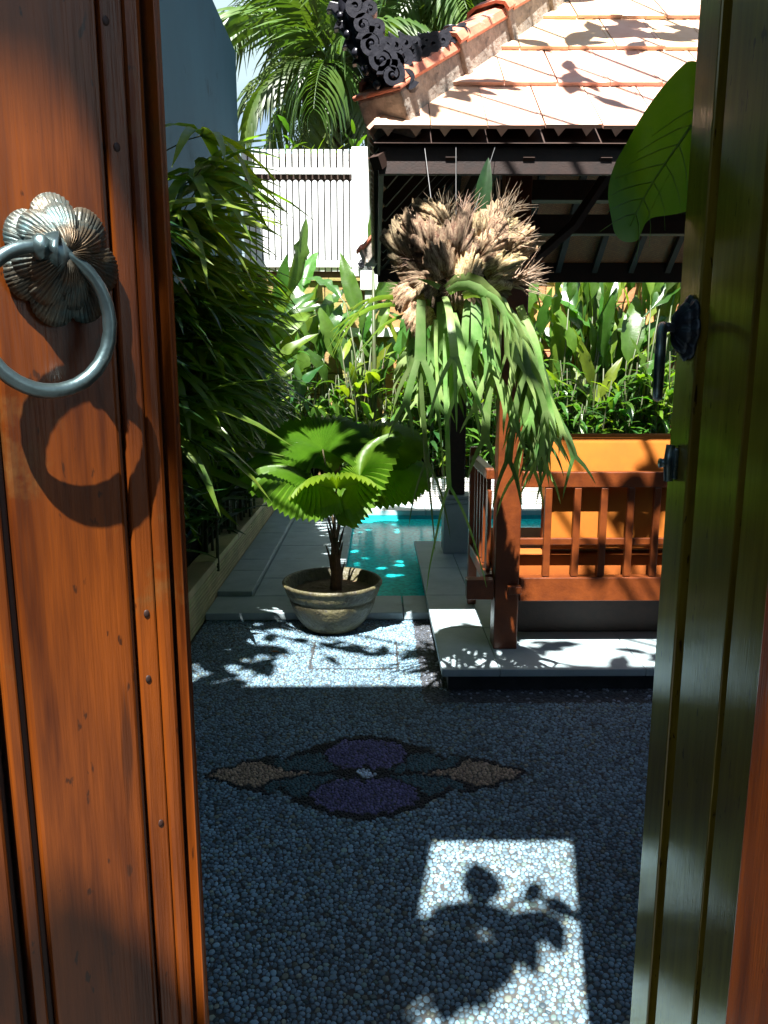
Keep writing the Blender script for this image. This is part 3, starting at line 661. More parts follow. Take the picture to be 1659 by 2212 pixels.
for i in range(8):
    x = 850+i*21; y0 = 160-i*9.0
    hgt_ = [95,88,70,66,58,48,36,30][i]
    curl_at(x, y0-22, 20-.7*i, R(90+30*i), 3.15+.05*i, 1, .06, th=.022)
    curl_at(x+5, y0-hgt_*.58, 17-.6*i, R(220+20*i), 3.17+.05*i, -1, .06, th=.020)
    MB().ball(crest_pt(x, y0-24, 3.185+.05*i), .034-.0015*i, 12, 8, (1.1,.6,1.2)).build('lobe', M['carving'], crest, smooth=True)
    MB().ball(crest_pt(x+5, y0-hgt_*.58, 3.20+.05*i), .024-.001*i, 12, 8, (1,.6,1)).build('lobe', M['carving'], crest, smooth=True)
    # pointed flame leaf
    b = MB(); Yd = 3.18+.05*i
    P = [(x-13,y0-4),(x-17,y0-hgt_*.5),(x-8,y0-hgt_*.8),(x-12,y0-hgt_),(x+6,y0-hgt_*.86),(x+15,y0-hgt_*.5),(x+15,y0-4)]
    fr_ = [crest_pt(*p, Yd) for p in P]; bk = [p+Vector((0,.03,0)) for p in fr_]; kk = len(P)
    b.add(fr_+bk, [tuple(range(kk)), tuple(range(2*kk-1,kk-1,-1))]+[(j,j+kk,(j+1)%kk+kk,(j+1)%kk) for j in range(kk)]).build('flame_leaf', M['carving'], crest, bevel=.004)
# banded coil at the end of the crest
for j in range(6): MB().tube([crest_pt(975-2*j+16*math.cos(a), 62+j*9+7*math.sin(a)-j*2, 3.55+.02*math.sin(a)) for a in [2*math.pi*q/12 for q in range(13)]], .0045, 6).build('coil', M['carving'], crest, smooth=True)
# corner end block under the first cap
T = Matrix((s_, d_, n_)).transposed().to_4x4(); T.translation = cfl+d_*.10
MB().box((-.105,0,-.10),(.105,.06,.105)).build('corner_block', M['mortar'], ROOF, bevel=.01).matrix_local = T
# flat terracotta plate on the end block
MB().box((-.115,-.01,.107),(.115,.10,.125)).build('corner_cap', M['tile_edge'], ROOF, bevel=.006).matrix_local = T


# ------------------------------------------------------------------ daybed
DB = thing('daybed', 'reddish wooden daybed with slatted back rail standing on the pavilion floor', 'daybed', (0,0,0))
y0 = 3.66; X1 = 1.93
def bx(n, a, b, m=M['wood'], bev=.004): return boxobj(n, a, b, m, DB, bev)
bx('back_rail', (.70,y0-.022,.93), (X1,y0+.022,1.005))
bx('bottom_rail', (.70,y0-.03,.365), (X1,y0+.03,.485))
bx('middle_rail', (.70,y0+.006,.64), (X1,y0+.026,.675))
for x in [1181,1243,1300,1357,1413,1470,1528]:
    X_ = at(x,1150,y0).x; bx('slat', (X_-.017,y0-.020,.488), (X_+.017,y0+.004,.928))
X_ = 1.72
while X_ < 1.86: bx('slat', (X_-.017,y0-.020,.488), (X_+.017,y0+.004,.928)); X_ += .128
# side rail (left)
bx('end_post', (.535,4.36,FZ), (.585,4.41,1.05), M['wood'])
bx('side_rail', (.54,3.745,.955), (.585,4.36,1.005)); bx('side_rail', (.54,3.70,.42), (.585,4.36,.485)) 
for i in range(5): bx('side_slat', (.552,3.80+i*.115,.488), (.574,3.83+i*.115,.952))
bx('side_board', (.55,3.742,.40),(.57,3.799,.9))
bx('cross_tenon', (.44,y0-.035,.375), (.574,y0+.035,.475))      # beam end passing the post
bx('peg', (.635,y0-.085,.415), (.70,y0-.042,.455))
bx('seat_frame', (.59,3.70,.375),(X1,4.40,.43), M['wood'])
bx('front_rail', (.59,4.405,.365),(X1,4.455,.485))
for xx in (1.2,1.86): bx('leg', (xx,4.34,FZ),(xx+.06,4.40,.364))
bx('dark_seat_panel', (.72,3.87,FZ+.002),(X1,3.89,.374), M['wood_dark'])  # dark panel added to darken the space under the seat
def cushion(name, label, a, b, m, bev, rot=0):
    cx_ = [(a[i]+b[i])/2 for i in range(3)]
    t = thing(name, label, 'cushion', (cx_[0],cx_[1],a[2]), 0)
    q = MB(); nx, ny, nz = 24, 4, 8
    # soft box: superellipsoid-like rounding by subdivided surface
    hx, hy, hz = (b[0]-a[0])/2, (b[1]-a[1])/2, (b[2]-a[2])/2
    q.box((-hx,-hy,0),(hx,hy,2*hz)); o = q.build('cover', m, t, smooth=True)
    bv = o.modifiers.new('bevel','BEVEL'); bv.width = bev; bv.segments = 5
    p = MB()
    for yy in (-hy+bev*.35, hy-bev*.35):
        p.tube([(-hx+bev*.35,yy,bev*.35),(hx-bev*.35,yy,bev*.35),(hx-bev*.35,yy,2*hz-bev*.35),(-hx+bev*.35,yy,2*hz-bev*.35),(-hx+bev*.35,yy,bev*.35)], .005, 6, False)
    p.build('piping', m, t, smooth=True)
    t.rotation_euler = (rot,0,0); return t
cushion('back_cushion', 'long orange back cushion standing inside the daybed back rail', (.83,3.70,.60), (1.9,3.84,1.175), M['cushion_top'], .045, -.04)
cushion('mattress', 'orange seat mattress lying on the daybed frame', (.62,3.73,.432), (1.90,4.36,.588), M['cushion'], .03)

# ------------------------------------------------------------------ leaf meshes
def paddle(L_=1, W_=.24, droop=.5, fold=.25, n=9, wave=0, tipw=.0, seed=0, petiole=.18, mname='leaf', m=None, sharp=1.0):
    r0 = random.Random(seed); b = MB(); rows = []
    for i in range(n+1):
        f = i/n; s = f*L_; z = -droop*L_*f*f+.0; y = s*(1-.32*droop*f*f)
        if f < petiole: wd = W_*.04
        else:
            g = (f-petiole)/(1-petiole); wd = W_*.5*(max(0,math.sin(math.pi*min(1,g**(.72*sharp))))**.75)*(1-.12*g)*(1-(.16*r0.random() if wave and n > 10 else 0))+.002
        wz = fold*wd; wv_ = wave*r0.uniform(-1,1)*wd
        rows += [(-wd*(1-.12*r0.random()*bool(wave)), y, z+wz+wv_), (-wd*.5, y, z+wz*.62), (0, y, z-.004*L_), (wd*.5, y, z+wz*.62), (wd, y, z+wz-wv_)]
    fs = [(5*i+k, 5*i+k+1, 5*i+6+k, 5*i+5+k) for i in range(n) for k in range(4)]
    b.add(rows, fs); return b.mesh(mname, m or M['leaf'], True)
def strap(b, T, L_, W_, droop, n=5, fold=.4):
    rows = []
    for i in range(n+1):
        f = i/n; wd = W_*.5*(min(1, f*5+.25))*((1-f)**.55 if f < 1 else 0)+.0006; z = -droop*L_*f*f; y = L_*f*(1-.25*droop*f)
        rows += [T @ Vector((-wd,y,z+wd*fold)), T @ Vector((0,y,z)), T @ Vector((wd,y,z+wd*fold))]
    b.add(rows, [(3*i+k,3*i+k+1,3*i+4+k,3*i+3+k) for i in range(n) for k in range(2)])
def rhapis_fan(seed, m):
    r0 = random.Random(seed); b = MB(); n = r0.randint(8,12); sp = R(r0.uniform(190,250))
    for i in range(n):
        a = -sp/2+sp*i/(n-1)+r0.uniform(-.05,.05); el = r0.uniform(-.05,.22)
        T = Matrix.Rotation(-a, 4, 'Z') @ Matrix.Rotation(el, 4, 'X')
        strap(b, T, r0.uniform(.82,1.05)*(1-.12*abs(a)/2), .125, r0.uniform(.25,.75), 5)
    return b.mesh('frond', m, True)
def broad_set(nv, m, **kw): return [paddle(seed=i, n=14 if kw.get('W',.24) >= .24 else 9, droop=kw.get('droop',.4)*(.5+.35*i), fold=.15+.14*(i%3), W_=kw.get('W',.24)*(.9+.08*i), m=m, wave=.35, petiole=kw.get('pet',.18), sharp=kw.get('sharp',1)) for i in range(nv)]
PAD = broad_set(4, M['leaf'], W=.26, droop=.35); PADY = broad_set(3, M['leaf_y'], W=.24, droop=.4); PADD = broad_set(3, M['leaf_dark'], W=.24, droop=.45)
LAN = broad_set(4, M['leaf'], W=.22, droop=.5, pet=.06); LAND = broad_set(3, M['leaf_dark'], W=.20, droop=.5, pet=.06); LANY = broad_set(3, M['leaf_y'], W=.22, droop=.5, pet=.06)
FAN = [rhapis_fan(i, M['leaf_rhapis']) for i in range(6)]; FAND = [rhapis_fan(20+i, M['leaf_dark']) for i in range(5)]; FANY = [rhapis_fan(40+i, M['leaf_y']) for i in range(3)]  # light put into leaf colour: dark fans for shaded palms, yellow for sunlit

def rand_dir(el0, el1, az0=0, az1=360, r=rnd):
    a, e = R(r.uniform(az0,az1)), R(r.uniform(el0,el1)); return Vector((math.cos(a)*math.cos(e), math.sin(a)*math.cos(e), math.sin(e)))

def rhapis(x, y, z0, canes, hmin, hmax, label, size=.42, az=(0,360), fans=FAN, group='lady palms in the left bed', dens=5, r=rnd):
    t = thing('lady_palm', label, 'palm', (x,y,z0), 0, group)
    for c in range(canes):
        h = r.uniform(hmin,hmax); bx_, by_ = r.uniform(-.10,.03), r.uniform(-.25,.25); lx, ly = r.uniform(.0,.34)*h*.3, r.uniform(-.15,.15)*h*.4
        pts = [(bx_+lx*f*f, by_+ly*f*f, h*f) for f in (0,.35,.7,1)]
        MB().tube(pts, [.012,.011,.010,.008], 6).build('cane', M['cane'], t, smooth=True)
        for k in range(dens+3):
            f = 1-.72*k/(dens+3)*r.uniform(.7,1.1); p = Vector((bx_+lx*f*f, by_+ly*f*f, h*f)); d = rand_dir(5,60,*az,r); pl = r.uniform(.14,.30)
            q = p+d*pl
            MB().tube([p, p+d*pl*.6+Vector((0,0,.01)), q], .0035, 5, False).build('petiole', M['stem'], t)
            dd = (d+Vector((0,0,-.35))).normalized()
            link('frond', r.choice(fans), t, frame(q, dd, (r.uniform(-.3,.3),r.uniform(-.3,.3),1)) @ sc(size*r.uniform(.75,1.15)))
    return t
def clump(name, label, cat, x, y, z0, n, Ls, meshes, el=(45,85), az=(0,360), spread=.12, group=None, hs=(0,0), up=None, stems=False, r=rnd):
    t = thing(name, label, cat, (x,y,z0), 0, group)
    if stems:
        for s_i in range(stems):
            h = r.uniform(*hs); bx_, by_ = r.uniform(-spread,spread), r.uniform(-spread,spread); lx, ly = r.uniform(-.12,.12)*h, r.uniform(-.2,.05)*h
            MB().tube([(bx_+lx*f*f, by_+ly*f*f, h*f) for f in (0,.3,.6,1)], [.011,.010,.008,.005], 6).build('stem', M['cane'], t, smooth=True)
            k = max(2, n//stems)
            for j in range(k):
                f = .25+.75*(j+r.random()*.6)/k; f = min(1,f)
                a = R(137*j+r.uniform(-25,25)); e = R(r.uniform(*el)); d = Vector((math.cos(a)*math.cos(e), math.sin(a)*math.cos(e), math.sin(e)))
                link('leaf', r.choice(meshes), t, frame(Vector((bx_+lx*f*f, by_+ly*f*f, h*f)), d, (0,0,1)) @ sc(r.uniform(*Ls)))
    else:
        for j in range(n):
            d = rand_dir(*el, *az, r); p = Vector((r.uniform(-spread,spread), r.uniform(-spread,spread), r.uniform(*hs)))
            link('leaf', r.choice(meshes), t, frame(p, d, (-d.x*.2+r.uniform(-.5,.5),-d.y*.2+r.uniform(-.5,.5),1)) @ sc(r.uniform(*Ls)))
    return t

# ------------------------------------------------------------------ planting along the left bed
r1 = random.Random(11)
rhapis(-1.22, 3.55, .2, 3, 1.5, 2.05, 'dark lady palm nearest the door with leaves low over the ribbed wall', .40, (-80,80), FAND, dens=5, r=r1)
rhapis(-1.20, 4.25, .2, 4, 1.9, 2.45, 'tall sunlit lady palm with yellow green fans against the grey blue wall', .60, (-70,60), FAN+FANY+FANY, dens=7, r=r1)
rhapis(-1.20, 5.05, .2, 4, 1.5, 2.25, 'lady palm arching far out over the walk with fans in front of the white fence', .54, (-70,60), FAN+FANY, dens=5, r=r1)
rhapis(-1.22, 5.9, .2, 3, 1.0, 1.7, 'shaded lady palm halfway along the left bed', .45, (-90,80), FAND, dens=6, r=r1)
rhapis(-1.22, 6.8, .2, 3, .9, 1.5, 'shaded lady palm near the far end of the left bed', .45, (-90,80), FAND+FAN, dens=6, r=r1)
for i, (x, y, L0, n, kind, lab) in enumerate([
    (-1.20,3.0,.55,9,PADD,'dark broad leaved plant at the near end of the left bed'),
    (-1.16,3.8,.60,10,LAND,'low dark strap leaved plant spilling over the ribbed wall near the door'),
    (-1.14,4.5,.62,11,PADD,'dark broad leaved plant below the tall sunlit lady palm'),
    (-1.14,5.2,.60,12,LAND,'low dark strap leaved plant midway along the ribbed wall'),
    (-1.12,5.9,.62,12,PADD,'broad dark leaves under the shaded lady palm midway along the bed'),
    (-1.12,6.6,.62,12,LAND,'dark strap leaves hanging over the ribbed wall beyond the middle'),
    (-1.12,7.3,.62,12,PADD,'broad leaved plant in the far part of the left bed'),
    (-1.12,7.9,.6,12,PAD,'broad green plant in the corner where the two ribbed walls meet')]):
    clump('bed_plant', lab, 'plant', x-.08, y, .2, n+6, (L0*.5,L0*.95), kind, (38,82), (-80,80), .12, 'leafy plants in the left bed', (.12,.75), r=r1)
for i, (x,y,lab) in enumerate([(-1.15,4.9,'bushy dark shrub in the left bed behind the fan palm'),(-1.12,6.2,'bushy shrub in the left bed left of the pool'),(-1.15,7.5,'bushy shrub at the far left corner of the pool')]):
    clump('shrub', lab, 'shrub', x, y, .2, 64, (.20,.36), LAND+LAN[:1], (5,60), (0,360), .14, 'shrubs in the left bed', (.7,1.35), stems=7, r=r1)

def left_heli(y, h, lab, ms):
    t = thing('heliconia', lab, 'plant', (-1.14, y, .22), 0, 'tall broad leaved plants in the left bed')
    for j in range(11):
        hh = h*r1.uniform(.35,1); bx_, by_ = r1.uniform(-.08,.08), r1.uniform(-.15,.15); d = rand_dir(35,80,-70,60,r1); top = Vector((bx_+.10*hh, by_, hh))
        MB().tube([(bx_,by_,0), (bx_,by_,hh*.6), top], [.012,.010,.006], 6).build('stalk', M['stem'], t, smooth=True)
        link('leaf', r1.choice(ms), t, frame(top, d, (r1.uniform(-.8,.8),-.8,.7)) @ sc(r1.uniform(.45,.75)))
left_heli(5.6, 1.5, 'broad leaved plant in the left bed just behind the fan palm crown', PAD+PADY)
left_heli(6.5, 1.6, 'broad leaved plant in the left bed below the left end of the fence', PAD+PADY)
left_heli(7.4, 1.6, 'sunlit broad leaved plant near the back corner of the left bed', PAD+PADY)
# ------------------------------------------------------------------ planting at the back
def heli(px_, Y, hpx, n, lab, meshes=PAD, Lr=(.55,.95), el=(50,85), r=r1):
    p = at(px_, 800, Y); ht = at(px_, hpx, Y).z-.26
    t = thing('heliconia', lab, 'plant', (p.x, Y, .26), 0, 'tall broad leaved plants in the back bed')
    for j in range(int(n*1.7)):
        f = r.uniform(.25,1); h = max(.15, ht*f-.45); bx_, by_ = r.uniform(-.22,.22), r.uniform(-.14,.14)
        d = rand_dir(el[0],el[1],150,390,r); top = Vector((bx_+d.x*.12*h, by_+d.y*.12*h, h))
        MB().tube([(bx_,by_,0), (bx_,by_,h*.6), top], [.013,.011,.007], 6).build('stalk', M['stem'], t, smooth=True)
        link('leaf', r.choice(meshes), t, frame(top, d, (r.uniform(-1.1,1.1),-.8,.6)) @ sc(min(ht*.8,r.uniform(*Lr))*r.uniform(.75,1.1)))
    return t
heli(600, 7.9, 560, 7, 'tall broad leaved plant at the far left of the back bed', PAD+PADD)
heli(560, 8.5, 600, 7, 'shaded broad leaved plant in the back corner by the grey blue wall', PADD+PAD)
heli(680, 8.45, 520, 8, 'tall paddle leaved plant in front of the mossy wall, left of the fence post', PAD+PADY)
heli(745, 8.3, 560, 7, 'paddle leaved plant below the white fence post', PAD+PADY)
heli(800, 8.5, 600, 7, 'paddle leaved plant between the fence post and the hanging fern', PAD+PADY)
heli(870, 8.35, 640, 7, 'paddle leaved plant behind the left strands of the hanging fern', PAD+PADY)
heli(950, 8.5, 640, 8, 'paddle leaved plant behind the middle of the hanging fern', PAD)
heli(1040, 8.4, 640, 8, 'paddle leaved plant behind the right strands of the hanging fern', PAD)
heli(1160, 8.5, 560, 9, 'tall upright plant just right of the pavilion post', PAD+PADY, (.6,1.0), (48,88))
heli(1240, 8.45, 560, 10, 'tall upright plant above the left half of the orange cushion', PAD+PADY, (.6,1.0), (48,88))
heli(1310, 8.5, 560, 10, 'tall upright plant above the middle of the orange cushion', PAD+PADY, (.6,1.0), (48,88))
heli(1380, 8.4, 560, 10, 'tall upright plant above the shaded end of the orange cushion', PAD+PADY, (.6,1.0), (48,88))
heli(1450, 8.5, 560, 9, 'tall upright plant beside the right door in the back bed', PAD+PADY, (.6,1.0), (48,88))
for px_, wh in ((1130,'just behind the near pavilion post'),(1200,'over the left end of the orange cushion'),(1275,'over the left middle of the orange cushion'),(1345,'over the right middle of the orange cushion'),(1415,'over the shaded end of the orange cushion')):
    heli(px_, 8.66, 540, 9, 'rear row upright leaves '+wh, PAD+PADY[:1], (.6,1.0), (48,88))
for px_, wh in ((640,'left of the mossy wall opening'),(905,'behind the left fern strands'),(990,'behind the stone footed post')):
    heli(px_, 8.66, 590, 7, 'rear row broad leaves '+wh, PAD+PADY[:1])
# the single upright leaf beside the pavilion eave
t = thing('banana_plant', 'single tall upright banana leaf in front of the white fence by the roof eave', 'plant', (at(806,560,8.2).x, 8.2, .26), 0)
hb = at(808,575,8.2).z-.26
MB().tube([(0,0,0),(.01,0,hb*.5),(0,0,hb)], [.03,.025,.012], 8).build('stalk', M['stem'], t, smooth=True)
link('leaf', paddle(W_=.30, droop=.03, fold=.3, petiole=.02, m=M['leaf'], n=14, wave=.1), t, frame((0,0,hb), (.03,.05,1), (.35,-1,0)) @ sc(at(808,418,8.2).z-at(808,570,8.2).z))
heads = [(600,8.2,900,'low leafy shrub left of the fan palm crown'),(690,8.3,880,'low leafy shrub behind the fan palm crown, left side'),(770,8.25,880,'low leafy shrub behind the middle of the fan palm crown'),
 (850,8.3,850,'low leafy shrub behind the right side of the fan palm crown'),(930,8.25,850,'low shrub left of the dark stone footed post'),(1010,8.3,860,'low shrub right of the dark stone footed post'),(1090,8.25,850,'low shrub directly behind the near pavilion post'),
 (1180,8.2,830,'bushy shrub behind the left end of the orange cushion'),(1250,8.25,800,'bushy shrub behind the left middle of the orange cushion'),(1320,8.2,820,'bushy shrub behind the right middle of the orange cushion'),(1385,8.25,830,'bushy shrub behind the shaded end of the cushion'),(1445,8.2,850,'bushy shrub beside the right door edge')]
for i, (px_, Y, _, lab) in enumerate(heads):
    p = at(px_, 800, Y)
    clump('back_shrub', lab, 'shrub', p.x, Y, .26, 130, (.17,.34), (LAN+LANY[:1]) if i%2 else LAN+LAND[:1], (-25,60), (0,360), .18, 'leafy shrubs in the back bed', (.55,1.45), stems=9, r=r1)
# pale dry plants with slender canes near the wall
for px_, lab in ((790,'slender pale canes with narrow yellow leaves behind the fan palm'),(760,'leaning pale canes left of the slender cane clump'),(1395,'tall bare cane plant beside the right door')):
    p = at(px_, 900, 8.15)
    clump('cane_plant', lab, 'plant', p.x, 8.15, .26, 24, (.25,.45), LANY, (10,80), (0,360), .10, None, (1.0,1.5), stems=5, r=r1)

# ------------------------------------------------------------------ palms and trees beyond the fence
def pinnate(seed, L_=1.0, n=26, droop=.7, m=None, lw=.028, ll=.42):
    r0 = random.Random(seed); b = MB(); pts = []
    for i in range(13):
        f = i/12; pts.append(Vector((0, L_*f*(1-.25*droop*f*f), -droop*L_*.6*f*f)))
    def P(f):
        k = f*12; i = min(11,int(k)); return pts[i].lerp(pts[i+1], k-i)
    b.tube(pts, [.011*(1-.8*i/12) for i in range(13)], 5, False)
    for i in range(n):
        f = .14+.86*i/(n-1); p = P(f); tdir = (P(min(1,f+.03))-P(max(0,f-.03))).normalized()
        l = ll*L_*(math.sin(math.pi*(.12+.80*f))**.6)*r0.uniform(.85,1.1)
        for sg in (-1,1):
            d = (tdir*.75+Vector((sg,0,0))*1.0+Vector((0,0,r0.uniform(-.1,.35)))).normalized()
            T = frame(p, d, (0,0,1)); strap(b, T, l, lw*L_*1.6, r0.uniform(.5,1.0), 4, .2)
    return b.mesh('palm_frond', m or M['leaf_palm'], True)
PF = [pinnate(i, droop=.55+.2*i, m=M['leaf_palm']) for i in range(4)]
def feather_palm(x, y, zc, L_, n, label, tr=.07, el=(-30,80), group='feather palms beyond the fence', r=r1):
    t = thing('feather_palm', label, 'palm tree', (x,y,0), 0, group)
    MB().tube([(0,0,0),(.05,0,zc*.5),(0,0,zc-.35),(0,0,zc)], [tr*1.2,tr,tr*.9,tr*.5], 10).build('trunk', M['bark'], t, smooth=True)
    MB().tube([(0,0,zc-.75),(0,0,zc-.35),(0,0,zc+.05)], [tr*1.0,tr*1.25,tr*.5], 10).build('crownshaft', M['leaf_palm'], t, smooth=True)
    for j in range(n):
        a = R(137.5*j); e = R(el[1]-(el[1]-el[0])*j/n+r.uniform(-8,8)); d = Vector((math.cos(a)*math.cos(e), math.sin(a)*math.cos(e), math.sin(e)))
        link('palm_frond', r.choice(PF), t, frame((0,0,zc-.05), d, (0,0,1)) @ sc(L_*r.uniform(.85,1.15)))
    return t
feather_palm(at(722,100,10.6).x, 10.6, at(722,130,10.6).z, 1.55, 22, 'bushy feather palm rising behind the white fence left of the roof crest', el=(-55,80))
feather_palm(at(655,60,11.5).x, 11.6, at(655,-40,11.5).z, 1.7, 16, 'taller feather palm with top out of sight behind the fence', el=(-40,75))
feather_palm(at(930,-30,12).x, 12, at(930,-60,12).z, 2.0, 16, 'feather palm whose fronds droop behind the roof crest', el=(-60,70))
feather_palm(at(1080,-60,13).x, 13, at(1080,-70,13).z, 2.0, 14, 'feather palm behind the upper end of the roof ridge', el=(-60,70))
p = at(690,300,9.3)
clump('epiphyte_fern', 'pale tufted fern clump at the top of the fence below the feather palm', 'fern', p.x, 9.35, 3.62, 60, (.22,.42), [ (lambda: (lambda b: (strap(b, Matrix.Identity(4), 1, .05, .7, 5), b.mesh('frond', M['leaf_y'], True))[1])(MB()))() ], (10,85), (0,360), .14, None, (0,.1), r=r1)
for i,(px_,lab) in enumerate(((590,'shrub top showing over the left of the fence'),(640,'shrub top showing over the fence beneath the palm'),(790,'shrub top showing over the fence near the roof corner'))):
    p = at(px_, 300, 9.6); clump('shrub', lab, 'shrub', p.x, 9.6, 3.0, 50, (.20,.34), LAN+LAND, (-10,60), (0,360), .2, 'shrubs behind the fence', (.6,1.2), stems=6, r=r1)
# small carved finial in the back garden
p = at(796,590,7.95)
fin = thing('garden_finial', 'small carved grey finial on a white foot left of the pavilion eave', 'ornament', (p.x,8.9,0))
z_ = at(796,618,8.9).z
boxobj('foot', (-.10,-.06,z_-.05), (.12,.03,z_+.16), M['white'], fin, .01)
for i in range(14):
    a = r1.uniform(0,6.28); b = MB(); spiral(b, Matrix.Translation((math.cos(a)*.07-.02, -.02+.02*math.sin(a), z_+.2+i*.014)) @ Matrix.Rotation(a,4,'Y'), .035, th=.012, wdt=.03, n=12); b.build('scroll', M['carving'], fin)
boxobj('post', (-.05,-.03,.2), (.05,.02,z_-.051), M['stone_side'], fin, 0)

# ------------------------------------------------------------------ potted fan palm
PC_ = Vector((-.258, 4.30, 0)); 
pot = thing('plant_pot', 'wide rough stoneware bowl with rolled rim holding a fan palm', 'pot', PC_)
prof = [(.10,0),(.135,.004),(.16,.02),(.195,.06),(.225,.11),(.243,.155),(.250,.185),(.246,.192),(.250,.200),(.262,.212),(.270,.235),(.278,.262),(.287,.272),(.289,.284),(.282,.293),(.272,.290),(.262,.280),(.250,.24),(.23,.20)]
MB().lathe(prof, 72, wob=.006).build('bowl', M['pot'], pot, smooth=True)
def ripple(b):
    n = 40; vs = [(0,0,.235)]; fs = []
    for rr in range(1,5):
        for k_ in range(n):
            a = 2*math.pi*k_/n; vs.append((math.cos(a)*.063*rr, math.sin(a)*.063*rr, .235-.012*(rr/4)**2+r1.uniform(-.006,.006)))
    for k_ in range(n): fs.append((0,1+k_,1+(k_+1)%n))
    for rr in range(3):
        for k_ in range(n): fs.append((1+rr*n+k_,1+(rr+1)*n+k_,1+(rr+1)*n+(k_+1)%n,1+rr*n+(k_+1)%n))
    return b.add(vs, fs)
ripple(MB()).build('soil', M['potsoil'], pot, smooth=True)
def licuala_leaf(rad, m, n=46, sweep=300, cup=.25, droop=.25, seed=0):
    r0 = random.Random(seed); b = MB(); nr = 8; rows = []; sw = R(sweep)
    for i in range(2*n+1):
        a = -sw/2+sw*i/(2*n); ridge = 1 if i%2 else -1; tipr = rad*(1.0 if i%2 else .985)*(1-.22*(abs(a)/(sw/2))**2.5)*(1+.03*math.sin(i*.7+seed))
        for j in range(nr+1):
            f = j/nr; rr = tipr*f
            z = ridge*.011*(f**.8)*(rad/.28) + cup*rad*f*(1-.0*f) - droop*rad*f**3*(1+.25*math.sin(2.3*a+seed)) + .03*rad*math.sin(3*a+seed)*f*f
            rows.append((math.sin(a)*rr, math.cos(a)*rr, z))
    k = nr+1; fs = [(i*k+j, (i+1)*k+j, (i+1)*k+j+1, i*k+j+1) for i in range(2*n) for j in range(nr)]
    b.add(rows, fs); return b.mesh('fan_leaf', m, False)
fp = thing('fan_palm', 'fan palm with round pleated leaves growing in the stoneware bowl', 'palm', PC_+Vector((0,0,.23)))
base = Vector((.02,0,0))
MB().tube([base, base+Vector((.004,0,.08)), base+Vector((0,0,.20)), base+Vector((-.004,0,.32))], [.036,.032,.028,.018], 12).build('trunk', M['fibre_dark'], fp, smooth=True)
for i in range(10):
    a = 2.4*i; h = .05+.025*i; MB().tube([base+Vector((math.cos(a)*.02,math.sin(a)*.02,h)), base+Vector((math.cos(a)*.04,math.sin(a)*.04,h+.07)), base+Vector((math.cos(a)*.055,math.sin(a)*.055,h+.12))], [.010,.007,.002], 5).build('leaf_stub', M['fibre_dark'], fp)
PO = PC_+Vector((0,0,.23))
# (attachment x, y, depth) of each blade, direction it points, facing, radius
lv = [((735,985,4.42),(-.25,.85,.50),(0,-.50,.86),.31,300,.20,.18),
      ((840,990,4.50),(.45,.8,.45),(-.1,-.48,.87),.30,300,.22,.2),
      ((690,1025,4.30),(-.80,.15,.30),(.25,-.35,.9),.30,290,.18,.50),
      ((700,1050,4.15),(-.45,-.55,.10),(0,-.45,.9),.26,300,.25,.60),
      ((815,1045,4.18),(.45,-.35,.40),(-.2,-.55,.8),.29,300,.35,.45),
      ((765,1070,4.05),(.02,-.7,.35),(0,-.5,.9),.24,300,.35,.55),
      ((840,1040,4.35),(.85,.1,.25),(-.2,-.2,.9),.30,290,.20,.45),
]
for i, (ap_, dr, up_, rad, sw, cup, drp) in enumerate(lv):
    q = at(ap_[0]-38, ap_[1]-14, ap_[2])-PO; rad *= 1.12; p0_ = base+Vector((0,0,.24+.01*i)); mid = p0_.lerp(q,.55)+Vector((0,0,.05)); mid.x *= .75
    MB().tube([p0_, p0_.lerp(mid,.5)+Vector((0,0,.02)), mid, q], [.0075,.006,.0055,.005], 6).build('petiole', M['petiole_dark'], fp, smooth=True)
    link('fan_leaf', licuala_leaf(rad, M['licuala'], sweep=sw, cup=cup, droop=drp, seed=i), fp, frame(q, dr, up_))

# ------------------------------------------------------------------ hanging staghorn fern
r2 = random.Random(5)
FCt = at(985, 575, 2.93)
sf = thing('staghorn_fern', 'hanging staghorn fern with dry papery shields and long forked green fronds', 'fern', FCt)
MB().ball((.01,0,.02), .155, 18, 12, (1.1,.8,.85)).build('root_ball', M['fibre_dark'], sf, smooth=True)
MB().ball((.02,.02,-.12), .13, 16, 10, (1.3,.8,.8)).build('root_ball', M['fibre_dark'], sf, smooth=True)
def shield(seed, m):
    r0 = random.Random(seed); b = MB(); n = 34; nr = 7; rows = []
    for i in range(n+1):
        a = -1.5+3.0*i/n; tip = 1+.10*math.sin(i*.45+seed)+r0.uniform(-.15,.15)
        for j in range(nr+1):
            f = j/nr; rows.append((math.sin(a)*f*tip*.50, math.cos(a)*f*tip, .34*(1-(1-f)**2)-(.55+.25*math.sin(seed*1.7+a))*f**3+.045*math.sin(9*a+3*f+seed)*f+(r0.uniform(-.16,.16) if j > nr-1 else 0)))
    k = nr+1; b.add(rows, [(i*k+j,(i+1)*k+j,(i+1)*k+j+1,i*k+j+1) for i in range(n) for j in range(nr)]); return b.mesh('shield_frond', m, True)
SH = [shield(i, M['fern_dry']) for i in range(5)]
def tuft(seed, n=40, m=None, curl=.6):
    r0 = random.Random(seed); b = MB()
    for i in range(n):
        d = Vector((r0.gauss(0,.35),1,r0.gauss(0,.35))).normalized(); l = r0.uniform(.5,1.1); s_ = Vector((r0.gauss(0,1),r0.gauss(0,.3),r0.gauss(0,1)))*curl*.3
        p0_ = Vector((r0.uniform(-.12,.12),0,r0.uniform(-.12,.12)))
        b.tube([p0_, p0_+d*l*.4, p0_+d*l*.7+s_*.4, p0_+d*l+s_], [.014,.011,.008,.002], 4, False)
    return b.mesh('dry_tuft', m or M['fibre'], True)
TU = [tuft(i) for i in range(4)]
